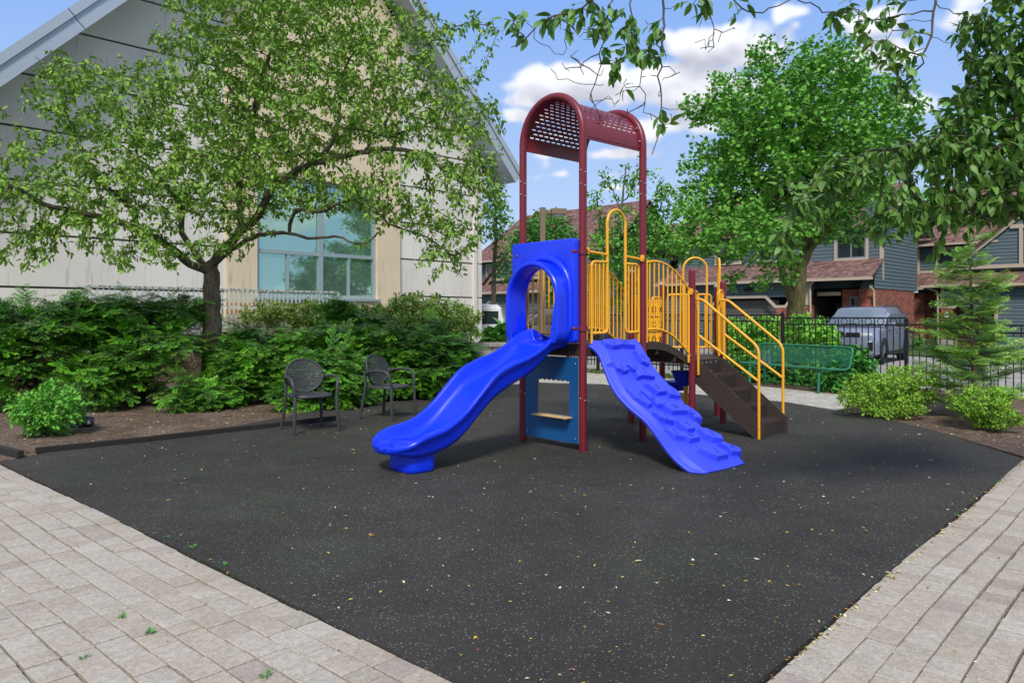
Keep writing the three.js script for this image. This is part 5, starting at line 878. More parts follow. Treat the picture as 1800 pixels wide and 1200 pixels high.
// ---------------------------------------------------------------- crab apple at the left
{
  const R = rngOf(11), t = thing('crab_apple_tree', 'spreading crab apple tree with a grey trunk rising from the yew hedge at left', 'tree');
  const D = 12.4, base = at(368, 0, D).setY(-0.05), L = (l) => l.map(([x, y, d]) => at(x, y, d));
  const limbs = [
    { pts: [base, at(371, 640, D), at(372, 560, D), at(371, 500, D), at(369, 468, D)], r0: 0.175, r1: 0.125 },
    { pts: L([[369, 478, D], [330, 460, 12.1], [285, 425, 11.8], [235, 400, 11.5], [170, 380, 11.2], [90, 362, 10.9], [40, 338, 10.6], [-10, 308, 10.4], [-60, 270, 10.2]]), r0: 0.068, r1: 0.019, from: 1 },
    { pts: L([[368, 480, D], [340, 440, 12.3], [318, 405, 12.2], [320, 370, 12.1], [300, 335, 11.9], [265, 300, 11.8], [238, 268, 11.7], [250, 245, 11.6]]), r0: 0.060, r1: 0.019, from: 1 },
    { pts: L([[369, 470, D], [395, 435, 12.3], [425, 405, 12.1], [455, 375, 11.9], [480, 330, 11.7], [520, 300, 11.6], [580, 280, 11.4], [640, 266, 11.2], [705, 262, 11.0], [760, 285, 10.9], [810, 320, 10.8]]), r0: 0.080, r1: 0.019, from: 1 },
    { pts: L([[545, 290, 11.5], [575, 260, 11.4], [592, 225, 11.3], [598, 180, 11.3], [605, 120, 11.2], [640, 70, 11.2]]), r0: 0.044, r1: 0.012, from: 1 },
    { pts: L([[595, 225, 11.3], [640, 228, 11.2], [690, 240, 11.0], [740, 220, 10.9], [790, 230, 10.8]]), r0: 0.028, r1: 0.009, from: 1 },
    { pts: L([[370, 470, D], [405, 440, 12.1], [450, 415, 11.8], [500, 408, 11.6], [540, 418, 11.4], [590, 416, 11.2], [640, 428, 11.0], [670, 405, 10.9]]), r0: 0.048, r1: 0.011, from: 1 },
    { pts: L([[505, 408, 11.6], [520, 370, 11.5], [560, 372, 11.3], [620, 350, 11.1], [690, 395, 10.9], [745, 415, 10.8], [800, 450, 10.7]]), r0: 0.032, r1: 0.009, from: 1 },
    { pts: L([[425, 405, 12.1], [420, 330, 12.2], [440, 240, 12.2], [455, 150, 12.1], [480, 80, 12.0], [495, 20, 12.0], [500, -60, 12]]), r0: 0.056, r1: 0.019, from: 1 },
    { pts: L([[445, 210, 12.2], [400, 150, 12.3], [370, 90, 12.4], [360, 20, 12.5]]), r0: 0.032, r1: 0.009, from: 1 },
    { pts: L([[250, 380, 11.6], [190, 330, 11.2], [140, 260, 11.0], [110, 180, 10.9]]), r0: 0.032, r1: 0.009, from: 1 },
    { pts: L([[640, 266, 11.2], [700, 180, 11.2], [740, 110, 11.3], [770, 60, 11.3], [830, 40, 11.2], [880, 52, 11.1]]), r0: 0.024, r1: 0.005, from: 1 },
  ];
  const blobs = [
    blob(110, 330, 10.9, 120, 100, 1.4), blob(60, 420, 10.8, 80, 60, 1.0), blob(190, 180, 11.2, 130, 85, 1.3), blob(130, 140, 11.2, 60, 50, .8), blob(300, 260, 11.6, 120, 130, 1.6), blob(200, 330, 11.0, 110, 90, 1.4), blob(250, 430, 10.8, 110, 45, 1.1),
    blob(400, 180, 12, 130, 140, 1.8), blob(430, 60, 12, 130, 80, 1.6), blob(560, 150, 11.4, 120, 130, 1.6), blob(600, 40, 11.4, 130, 60, 1.4), blob(680, 170, 11, 120, 110, 1.4), blob(790, 250, 10.9, 100, 90, 1.2), blob(850, 330, 10.8, 52, 75, .8), blob(830, 165, 11, 62, 55, .8), blob(720, 345, 10.9, 130, 60, 1.1), blob(800, 415, 10.7, 62, 62, .8), blob(770, 460, 10.7, 50, 36, .6), blob(560, 330, 11.3, 130, 50, 1.2), blob(460, 300, 11.6, 110, 80, 1.5), blob(700, 60, 11.3, 100, 40, 1), blob(830, 45, 11.2, 55, 22, .5), blob(10, 215, 10.4, 26, 45, .4), blob(30, 460, 10.6, 40, 30, .5), blob(380, 330, 11.2, 110, 80, 1.4), blob(470, -70, 12, 260, 70, 2), blob(-60, 330, 10.3, 70, 90, 1.2), blob(420, 445, 11.9, 50, 16, .5),
  ];
  const nodes = growTree(R, limbs, scatter(R, blobs, 7600), { step: 0.125, reach: 1.5, kill: 0.145, iters: 70, tip: 0.0034, wobble: 0.32 });
  part(t, 'trunk', woodOf(nodes, 6, 3), M.bark);
  const [m, c] = leavesOn(R, nodes, 0.016, 8.6, 0.085, { hang: 0.75, off: 0.06, v: 0.32, warm: 0.16 });
  instanced(t, 'crown', leafGeo(0.46, 0.2, 0.2, 2), leafMat('#80a82e'), m, c);
}
// ---------------------------------------------------------------- the near tree whose boughs hang into the picture from the right and above
{
  const R = rngOf(23), t = thing('crab_apple_tree', 'near crab apple tree whose dark leafy boughs hang into view at upper right', 'tree');
  const L = (l) => l.map(([x, y, d]) => at(x, y, d)), base = V3(6.0, -0.05, -5.4);
  const limbs = [
    { pts: [base, V3(5.95, 1.2, -5.4), V3(5.8, 2.0, -5.3), V3(5.6, 2.5, -5.2)], r0: 0.17, r1: 0.12 },
    { pts: [V3(5.6, 2.5, -5.2), at(2050, 300, 5.0), at(1900, 330, 4.9), at(1800, 365, 4.9), at(1742, 388, 4.9)], r0: 0.07, r1: 0.022, from: 1 },
    { pts: [V3(5.6, 2.5, -5.2), at(2000, 230, 5.0), at(1850, 235, 5.0), at(1770, 262, 4.9), at(1690, 240, 4.9), at(1600, 255, 4.8), at(1520, 270, 4.8), at(1455, 300, 4.7), at(1400, 350, 4.7)], r0: 0.03, r1: 0.004, from: 1 },
    { pts: [V3(5.6, 2.5, -5.2), at(2050, 50, 5.0), at(1900, 60, 5.0), at(1800, 90, 5.0), at(1720, 130, 5.0)], r0: 0.06, r1: 0.016, from: 1 },
    { pts: [V3(5.6, 2.5, -5.2), V3(5.2, 3.6, -4.9), V3(4.0, 4.05, -4.6), V3(2.4, 4.0, -4.4), V3(1.4, 3.75, -4.3), V3(0.6, 3.55, -4.3)], r0: 0.08, r1: 0.016, from: 1 },
    { pts: [V3(2.9, 4.05, -4.45), at(1660, -120, 4.5), at(1650, -30, 4.5), at(1640, 40, 4.5), at(1620, 110, 4.5), at(1575, 160, 4.5)], r0: 0.014, r1: 0.004, from: 1 },
    { pts: [V3(1.0, 3.65, -4.3), at(1170, -30, 4.3), at(1166, 60, 4.3), at(1160, 140, 4.3), at(1163, 225, 4.3), at(1150, 270, 4.3)], r0: 0.009, r1: 0.0025, from: 1 },
    { pts: [V3(0.8, 3.6, -4.3), at(1085, -20, 4.4), at(1060, 70, 4.4), at(1052, 130, 4.4), at(1038, 175, 4.4)], r0: 0.008, r1: 0.0025, from: 1 },
    { pts: [V3(0.6, 3.55, -4.3), at(1040, 0, 4.3), at(1000, 22, 4.3), at(955, 35, 4.3), at(925, 68, 4.3), at(900, 82, 4.3)], r0: 0.009, r1: 0.0025, from: 1 },
    { pts: [V3(1.3, 3.7, -4.3), at(1290, 0, 4.3), at(1330, 22, 4.3), at(1365, 14, 4.3), at(1400, -5, 4.3)], r0: 0.008, r1: 0.003, from: 1 },
    { pts: [V3(1.2, 3.7, -4.3), at(1240, -10, 4.3), at(1252, 40, 4.3), at(1256, 82, 4.3)], r0: 0.006, r1: 0.0025, from: 1 },
    { pts: [V3(0.9, 3.6, -4.3), at(1110, 0, 4.4), at(1120, 60, 4.4), at(1128, 130, 4.4), at(1132, 180, 4.4)], r0: 0.006, r1: 0.0025, from: 1 },
  ];
  const dense = [blob(1790, 150, 5.0, 90, 140, .45), blob(1740, 270, 4.9, 120, 80, .45), blob(1680, 350, 4.9, 110, 60, .4), blob(1590, 385, 4.8, 60, 45, .3), blob(1620, 270, 4.9, 80, 40, .35), blob(1760, 40, 5.0, 70, 70, .4), blob(1500, 300, 4.8, 80, 35, .25), blob(1420, 350, 4.7, 60, 50, .24), blob(1470, 315, 4.75, 60, 40, .22), blob(1385, 420, 4.7, 32, 38, .15), blob(1640, 430, 4.85, 22, 24, .12), blob(1800, 330, 4.9, 80, 60, .4), blob(1900, 200, 5, 120, 220, .5), blob(1690, 200, 4.95, 50, 50, .3)];
  const sparse = [blob(1525, 20, 4.5, 70, 40, .2), blob(1570, 90, 4.5, 50, 40, .18), blob(1590, 165, 4.5, 30, 26, .12), blob(1480, 60, 4.5, 30, 22, .1), blob(1040, 35, 4.35, 100, 28, .2), blob(1120, 80, 4.3, 60, 45, .2), blob(1095, 125, 4.35, 30, 26, .14), blob(910, 40, 4.3, 28, 26, .1), blob(1165, 215, 4.3, 16, 14, .06), blob(1215, 10, 4.3, 50, 16, .15), blob(1285, 12, 4.3, 40, 14, .12), blob(1000, 20, 4.3, 40, 20, .15)];
  const bare = [blob(1010, 80, 4.4, 70, 60, .3), blob(1080, 180, 4.4, 60, 60, .25), blob(1160, 150, 4.3, 40, 90, .2), blob(1260, 60, 4.3, 50, 40, .2), blob(1700, 40, 4.6, 40, 30, .2)];
  const nodes = growTree(R, limbs, scatter(R, dense, 3600).concat(scatter(R, sparse, 190), scatter(R, bare, 120)), { step: 0.055, reach: 0.62, kill: 0.054, iters: 48, tip: 0.0021, wobble: 0.35, droop: 0.15 });
  part(t, 'trunk', woodOf(nodes, 6, 4), M.bark);
  const inside = (p, bs, k = 1.15) => bs.some(([c, r]) => ((p.x - c.x) / r.x) ** 2 + ((p.y - c.y) / r.y) ** 2 + ((p.z - c.z) / r.z) ** 2 < k);
  const [m, c] = leavesOn(R, nodes, 0.008, 3.3, 0.076, { hang: 1.1, off: 0.016, v: 0.3, warm: 0.12, skip: (p, R2) => inside(p, dense, 1.3) ? false : inside(p, sparse) ? R2() < 0.25 : true });
  instanced(t, 'crown', leafGeo(0.46, 0.22, 0.26, 4), leafMat('#5f8c2a', { roughness: 0.55 }), m, c);
}
// ---------------------------------------------------------------- maple and the trees beyond the fence
function broadTree(name, label, seed, trunk, blobs, nAt, leaf, size, hex, opt = {}) {
  const R = rngOf(seed), t = thing(name, label, 'tree', V3(0, 0, 0), 0, opt.group);
  const pts = opt.clump ? scatter(R, blobs, Math.round(nAt / opt.clump)).flatMap((p) => Array.from({ length: opt.clump }, () => p.clone().add(rnd(R, opt.clumpR || 0.4)))) : scatter(R, blobs, nAt);
  const nodes = growTree(R, trunk, pts, { step: opt.step || 0.24, reach: 2.6, kill: opt.kill || 0.3, iters: 60, tip: opt.tip || 0.006, wobble: 0.25 });
  part(t, 'trunk', woodOf(nodes, 6, 3), opt.bark || M.bark);
  const [m, c] = leavesOn(R, nodes, opt.rMax || 0.022, opt.per || 8, size, { hang: 0.35, off: opt.off || 0.16, v: 0.28, warm: 0.1 });
  instanced(t, 'crown', leaf, leafMat(hex), m, c);
}
const lobed = lobedGeo(), plain = leafGeo(0.62, 0.15, 0.15, 1);
M.greenBark = S({ map: T.bark, color: '#f4ffb8', roughness: 1, bumpMap: T.bark, bumpScale: 0.02 });
{
  const D = 20.5, a = (x, y, d = D) => at(x, y, d);
  broadTree('maple_tree', 'full bright green maple with a mossy trunk behind the black fence', 31, [
    { pts: [a(1398, 0).setY(-0.1), a(1398, 560), a(1402, 520), a(1405, 470)], r0: 0.27, r1: 0.2 },
    { pts: [a(1405, 480), a(1420, 420), a(1425, 340), a(1420, 250), a(1425, 170)], r0: 0.14, r1: 0.03, from: 1 }, { pts: [a(1400, 480), a(1378, 420), a(1340, 350), a(1310, 270), a(1290, 200)], r0: 0.11, r1: 0.03, from: 1 }, { pts: [a(1400, 490), a(1385, 440), a(1390, 350), a(1370, 260), a(1375, 180)], r0: 0.1, r1: 0.03, from: 1 }, { pts: [a(1410, 460), a(1460, 390, 20), a(1500, 320, 20), a(1530, 250, 20)], r0: 0.09, r1: 0.03, from: 1 }, { pts: [a(1395, 470), a(1340, 430, 20), a(1280, 390, 19.6), a(1230, 370, 19.4)], r0: 0.07, r1: 0.025, from: 1 }, { pts: [a(1408, 480), a(1430, 430, 21), a(1450, 380, 21.5)], r0: 0.09, r1: 0.03, from: 1 }, { pts: [a(1396, 540), a(1376, 480, 20.3), a(1362, 420, 20.2), a(1350, 370, 20.1)], r0: 0.12, r1: 0.04, from: 1 }],
  [blob(1420, 160, D, 110, 72, 2.2), blob(1460, 110, D, 50, 32, 1), blob(1310, 210, D, 90, 70, 1.8), blob(1510, 230, D, 85, 75, 1.8), blob(1400, 270, D, 170, 110, 2.6), blob(1290, 330, D, 80, 80, 1.8), blob(1480, 340, D, 80, 70, 1.8), blob(1250, 400, 19.4, 62, 60, 1.2), blob(1330, 420, 19.6, 90, 60, 1.4), blob(1435, 395, 21, 60, 30, 1.2), blob(1340, 120, D, 40, 30, .8), blob(1530, 160, D, 40, 40, .9), blob(1560, 290, D, 34, 40, .8), blob(1210, 370, 19.4, 36, 34, .7), blob(1350, 470, 19.4, 60, 20, .7)], 5600, lobed, 0.115, '#69aa2c', { bark: M.greenBark, per: 14, off: 0.16, kill: 0.24, clump: 13, clumpR: 0.42 });
  broadTree('young_tree', 'thin young tree with bare upper twigs behind the yellow hand loop', 37, [{ pts: [at(1092, 0, 25).setY(-0.1), at(1092, 500, 25), at(1088, 430, 25), at(1095, 350, 25), at(1100, 290, 25)], r0: 0.11, r1: 0.02 }, { pts: [at(1092, 470, 25), at(1060, 400, 25), at(1048, 350, 25)], r0: 0.05, r1: 0.015, from: 1 }, { pts: [at(1092, 440, 25), at(1130, 380, 25), at(1170, 330, 25)], r0: 0.05, r1: 0.015, from: 1 }, { pts: [at(1095, 380, 25), at(1075, 330, 25), at(1060, 300, 25)], r0: 0.03, r1: 0.008, from: 1 }, { pts: [at(1098, 360, 25), at(1118, 310, 25), at(1130, 280, 25)], r0: 0.03, r1: 0.008, from: 1 }],
  [blob(1065, 420, 25, 36, 50, .8), blob(1100, 450, 25, 60, 46, 1), blob(1140, 400, 25, 50, 40, .9), blob(1160, 340, 25, 36, 28, .6), blob(1060, 350, 25, 30, 30, .5), blob(1110, 340, 25, 24, 28, .4), blob(1160, 440, 25, 40, 36, .8), blob(1190, 380, 25, 24, 30, .6), blob(1080, 500, 25, 60, 30, .8)], 900, plain, 0.15, '#66a62c', { per: 15, off: 0.16, clump: 10, clumpR: 0.35 });
  broadTree('round_tree', 'small round green tree behind the lamp post', 41, [{ pts: [at(960, 0, 31).setY(-0.1), at(960, 500, 31), at(955, 440, 31), at(960, 390, 31)], r0: 0.13, r1: 0.03 }], [blob(960, 410, 31, 52, 42, 1.3), blob(925, 430, 31, 34, 34, 1), blob(1000, 440, 31, 30, 40, .9), blob(1010, 500, 31, 30, 40, .9)], 700, plain, 0.17, '#55962a', { per: 22, off: 0.25 });
  broadTree('corner_tree', 'leafy tree at the building corner beyond the crab apple boughs', 43, [{ pts: [at(868, 0, 27).setY(-0.1), at(868, 480, 27), at(872, 400, 27), at(868, 330, 27)], r0: 0.13, r1: 0.03 }], [blob(872, 380, 27, 26, 52, .8), blob(862, 330, 27, 20, 30, .6), blob(896, 470, 27, 18, 36, .5), blob(884, 300, 27, 18, 24, .5)], 420, plain, 0.15, '#5a942e', { per: 18, off: 0.2 });
  broadTree('garden_tree', 'bright green tree between the two townhouses', 47, [{ pts: [at(1592, 0, 44).setY(-0.1), at(1592, 480, 44), at(1595, 400, 44)], r0: 0.16, r1: 0.04 }], [blob(1597, 400, 44, 32, 46, 1.6), blob(1612, 360, 44, 24, 30, 1.2)], 400, plain, 0.25, '#66aa2e', { per: 18, off: 0.3 });
}
{ // the trees right of the picture that the big window mirrors
  const tr = (x, z, h, seed, label) => broadTree('park_tree', label, seed, [{ pts: [V3(x, -0.1, z), V3(x, h * 0.3, z), V3(x + 0.1, h * 0.75, z)], r0: 0.2, r1: 0.04 }], [[V3(x, h * 0.62, z), V3(h * 0.32, h * 0.34, h * 0.32)], [V3(x + 0.8, h * 0.45, z + 0.5), V3(h * 0.25, h * 0.2, h * 0.25)]], 420, plain, 0.34, '#558f2c', { per: 16, off: 0.34, step: 0.4, kill: 0.5 });
  tr(27, -13.5, 7.0, 71, 'round park tree outside the picture at right, mirrored in the teal window, the nearer one'); tr(33, -10, 6.4, 73, 'round park tree outside the picture at right, mirrored in the teal window, the farther one');
}
// ---------------------------------------------------------------- yews of the left hedge
M.needle = leafMat('#5f962a', { vertexColors: true, transmission: 0.25, roughness: 0.6 });
{
  const R0 = rngOf(5), sprays = [0, 1].map((i) => sprayGeo(12, 0.19, 1, R0, 0.12, [0.5, 0.62, 0.52], [1.15, 1.35, 0.75]));
  const yew = (label, seed, base, blobs, n, size = 0.31, droop = 0.35) => {
    const R = rngOf(seed), t = thing('yew_shrub', label, 'shrub', V3(0, 0, 0), 0, 'yews of the left hedge');
    const c0 = blobs[0][0], limbs = [{ pts: [base, base.clone().add(V3(0.05, 0.35, 0.02)), V3(c0.x, Math.max(0.6, c0.y - 0.2), c0.z)], r0: 0.05, r1: 0.025 }];
    const at2 = scatter(R, blobs, Math.round(n * 0.24)).map((p) => (p.y = Math.max(p.y, 0.08), p));
    const nodes = growTree(R, limbs, at2, { step: 0.13, reach: 1.6, kill: 0.17, iters: 30, tip: 0.0045, wobble: 0.2 }); part(t, 'stems', woodOf(nodes, 5, 3), M.twig);
    const ms = [[], []], cs = [[], []], ctr = V3(); blobs.forEach(([c]) => ctr.add(c)); ctr.multiplyScalar(1 / blobs.length);
    const per = n * 0.85 / nodes.length; nodes.forEach((nd) => { if (nd.r > 0.03) return; const k = Math.floor(per) + (R() < per % 1 ? 1 : 0); for (let i = 0; i < k; i++) { const p = nd.p.clone().add(rnd(R, 0.1)); if (p.y < 0.05) p.y = 0.05 + R() * 0.1; const d = p.clone().sub(ctr).setY(0).normalize().multiplyScalar(0.75).add(rnd(R, 0.75)); d.y = d.y * 0.45 + 0.15 - droop * R(); const j = R() < 0.5 ? 0 : 1; ms[j].push(aim(p, d, size * (0.7 + R() * 0.6), R, 0.5)); const b = R(); cs[j].push(b < 0.3 ? new THREE.Color(1.3, 1.3, 0.7).multiplyScalar(0.95 + R() * 0.4) : b < 0.42 ? new THREE.Color(1.25, 0.95, 0.7).multiplyScalar(0.7 + R() * 0.2) : new THREE.Color(0.85, 0.9, 0.7).multiplyScalar(0.5 + R() * 0.6)); } });
    const g = new THREE.Group(); g.name = 'foliage'; g.userData.kind = 'stuff'; t.add(g); ms.forEach((m, j) => instanced(g, 'needle_sprays', sprays[j], M.needle, m, cs[j]));
  };
  const B = (px, py, d, rx, ry, rd) => blob(px, py, d, rx, ry, rd), g0 = (px, d) => at(px, 0, d).setY(-0.03);
  yew('dark yew shrub at the far left behind the bright leafy bush', 101, g0(60, 11.6), [B(60, 590, 11.4, 110, 62, .7), B(20, 660, 11.2, 60, 50, .6), B(130, 560, 11.6, 70, 40, .6), B(-50, 600, 11.2, 70, 70, .7), B(130, 660, 11.0, 60, 40, .4)], 2600);
  yew('dark yew shrub with arching boughs just left of the crab apple trunk', 102, g0(250, 12.2), [B(240, 570, 12.2, 90, 55, .7), B(280, 610, 11.7, 70, 40, .5), B(210, 640, 11.6, 60, 40, .5), B(310, 545, 12.4, 60, 26, .5), B(330, 690, 11.2, 50, 34, .35), B(200, 690, 11.3, 40, 26, .3)], 2400);
  yew('dark yew shrub just right of the crab apple trunk below the ramp railing', 103, g0(430, 12.6), [B(430, 610, 12.7, 60, 36, .6), B(450, 645, 12.2, 66, 46, .5), B(410, 680, 11.9, 40, 40, .4), B(500, 615, 13, 60, 30, .6)], 2200);
  yew('dense yew shrub behind the nearer charcoal armchair', 104, g0(565, 12.4), [B(560, 622, 12.4, 75, 44, .6), B(570, 660, 11.6, 60, 52, .5), B(530, 690, 11.3, 40, 36, .35), B(610, 605, 12.9, 60, 28, .6), B(600, 690, 11.6, 46, 30, .4)], 2400);
  yew('yew shrub with fresh bright tips at the hedge end nearest the slide', 105, g0(730, 13.2), [B(720, 620, 13.2, 105, 58, .7), B(760, 660, 12.9, 76, 42, .6), B(660, 600, 13.2, 70, 44, .6), B(790, 640, 13.1, 50, 40, .5), B(690, 680, 12.6, 60, 26, .4), B(620, 560, 13.8, 50, 36, .5)], 3000);
}
// leafy shrubs: leaf clumps on short stems
function shrub(name, label, seed, base, blobs, n, leaf, size, mat, o = {}) {
  const R = rngOf(seed), t = thing(name, label, 'shrub', V3(0, 0, 0), 0, o.group), at2 = scatter(R, blobs, Math.round(n * (o.at || 0.12))).map((p) => (p.y = Math.max(p.y, base.y + 0.06), p));
  const limbs = []; for (let i = 0; i < (o.stems || 5); i++) { const p = at2[Math.floor(R() * at2.length)]; limbs.push({ pts: [base.clone().add(V3((R() - 0.5) * 0.2, 0, (R() - 0.5) * 0.2)), base.clone().lerp(p, 0.5).add(V3(0, 0.06, 0)), base.clone().lerp(p, 0.8)], r0: 0.014, r1: 0.006 }); }
  const nodes = growTree(R, limbs, at2, { step: o.step || 0.09, reach: 1.6, kill: o.kill || 0.11, iters: 34, tip: 0.0026, wobble: 0.25 }); part(t, 'stems', woodOf(nodes, 5, 3), o.wood || M.twig);
  const ms = [], cs = [], per = n / nodes.length; nodes.forEach((nd) => { if (nd.parent < 0) return; const k = Math.floor(per) + (R() < per % 1 ? 1 : 0), dir = nd.p.clone().sub(nodes[nd.parent].p).normalize(); for (let i = 0; i < k; i++) { const p = nd.p.clone().add(rnd(R, o.off || 0.05)); if (p.y < base.y + 0.02) continue; const d = dir.clone().multiplyScalar(0.5).add(rnd(R, 0.9)); d.y += o.up ?? 0.25; ms.push(aim(p, d, size * (0.65 + R() * 0.7), R, 0.8)); cs.push(o.pick ? o.pick(R) : tint(R, WHITE, 0.25, 0.12)); } });
  instanced(t, 'foliage', leaf, mat, ms, cs); return t;
}
{
  const oval = leafGeo(0.55, 0.2, 0.2, 1), broad = leafGeo(0.72, 0.14, 0.22, 2), tiny = leafGeo(0.5, 0.1, 0.1, 1), G0 = (px, d, y = -0.02) => at(px, 0, d).setY(y);
  shrub('leafy_bush', 'bright green feathery bush on the mulch at far left', 201, G0(85, 8.9), [blob(85, 715, 8.9, 66, 32, .4), blob(60, 735, 8.7, 44, 22, .3), blob(110, 735, 8.8, 36, 18, .3), blob(90, 690, 9, 36, 18, .25)], 4200, oval, 0.055, leafMat('#68b02a'), { up: 0.3 });
  // mounds on the raised bed
  const spirea = leafMat('#7f9c3e'), sp = { pick: (R) => { const k = 0.75 + R() * 0.5; return R() < 0.12 ? new THREE.Color(1.15 * k, 0.85 * k, 0.75 * k) : new THREE.Color(k, 1.05 * k, 0.9 * k); }, off: 0.07, at: 0.06, kill: 0.16, step: 0.12 };
  shrub('mound_shrub', 'large rounded olive green shrub on the raised bed by the building corner', 211, G0(750, 18.2, 0.56), [blob(750, 562, 18.2, 98, 44, 1.2), blob(800, 570, 18, 52, 36, .9), blob(690, 560, 18.2, 52, 30, .9)], 17000, tiny, 0.085, spirea, sp);
  shrub('mound_shrub', 'loose olive green shrub under the teal window behind the railing', 212, G0(560, 18.0, 0.56), [blob(560, 556, 18, 80, 28, .8), blob(480, 552, 17.8, 60, 26, .7), blob(640, 560, 18, 40, 26, .6)], 9000, tiny, 0.085, spirea, sp);
  shrub('mound_shrub', 'pale green shrub row before the left wall above the yews', 213, G0(60, 14.2, 0.4), [blob(40, 545, 14.2, 90, 26, .6), blob(140, 548, 14.2, 70, 24, .6), blob(-40, 550, 14, 60, 30, .6), blob(300, 550, 14.6, 60, 18, .5)], 5000, tiny, 0.06, leafMat('#86a860'), { ...sp, pick: null });
  shrub('hosta_plant', 'hosta with broad light green leaves on the retaining wall beside the slide', 214, G0(884, 19.2, 0.56), [blob(884, 585, 19.2, 26, 14, .4), blob(860, 592, 19.2, 18, 8, .3)], 260, broad, 0.26, leafMat('#5a9a34'), { at: 0.2, off: 0.1, up: 0.1 });
  // behind the fence and bench
  const fresh = leafMat('#7fc02b'), green = leafMat('#4a9a2a');
  shrub('lime_shrub', 'lime green shrub rising behind the fence, left of the fence post with the round cap', 221, G0(1320, 17.9), [blob(1320, 590, 17.9, 46, 34, .6), blob(1345, 570, 17.8, 34, 18, .4), blob(1300, 625, 17.9, 34, 34, .5), blob(1280, 590, 18.2, 26, 34, .5)], 3400, oval, 0.12, fresh, { off: 0.08, kill: 0.15 });
  shrub('lime_shrub', 'lime green shrub behind the fence between the bench and the parked car', 222, G0(1415, 16.4), [blob(1420, 585, 16.4, 42, 30, .6), blob(1400, 620, 16.4, 44, 34, .5), blob(1455, 600, 16.2, 26, 22, .4)], 3200, oval, 0.12, fresh, { off: 0.08, kill: 0.15 });
  shrub('green_shrub', 'broad leaved green shrub at the right end of the bench before the fence', 223, G0(1490, 14.2), [blob(1490, 640, 14.2, 44, 32, .45), blob(1470, 665, 13.9, 44, 28, .4), blob(1515, 655, 14, 26, 30, .35)], 2200, broad, 0.1, green, { off: 0.07 });
  shrub('green_shrub', 'low green shrub behind the bench seat at the foot of the fence', 224, G0(1370, 15.6), [blob(1360, 660, 15.9, 60, 22, .3), blob(1420, 670, 15.2, 34, 18, .3), blob(1300, 650, 16.6, 26, 22, .3)], 2000, broad, 0.1, green, { off: 0.07 });
  shrub('green_shrub', 'small green shrub by the brick pier of the numbered townhouse', 225, G0(1612, 31, -0.02), [blob(1612, 600, 31, 14, 10, .4)], 500, oval, 0.12, green, { off: 0.08, at: 0.2 });
  // bright spireas of the right bed
  const gold = { pick: (R) => { const b = R(), k = 0.8 + R() * 0.45; return b < 0.18 ? new THREE.Color(1.35 * k, 1.15 * k, 0.7 * k) : b < 0.26 ? new THREE.Color(1.3 * k, 0.75 * k, 0.7 * k) : new THREE.Color(k, 1.03 * k, 0.8 * k); }, off: 0.045, up: 0.35 }, goldM = leafMat('#84b32c');
  shrub('spirea_shrub', 'large yellow green spirea spilling over the mat edge right of the bench', 231, G0(1560, 10.6), [blob(1545, 690, 10.6, 62, 36, .5), blob(1600, 680, 10.7, 50, 40, .45), blob(1505, 702, 10.4, 30, 26, .3), blob(1575, 720, 10.2, 56, 18, .3)], 10500, oval, 0.043, goldM, gold);
  shrub('spirea_shrub', 'smaller yellow green spirea in front of the spruce at right', 232, G0(1735, 9.2), [blob(1735, 715, 9.2, 44, 34, .35), blob(1700, 705, 9.3, 26, 24, .25), blob(1765, 735, 9, 30, 20, .25)], 5200, oval, 0.041, goldM, gold);
}
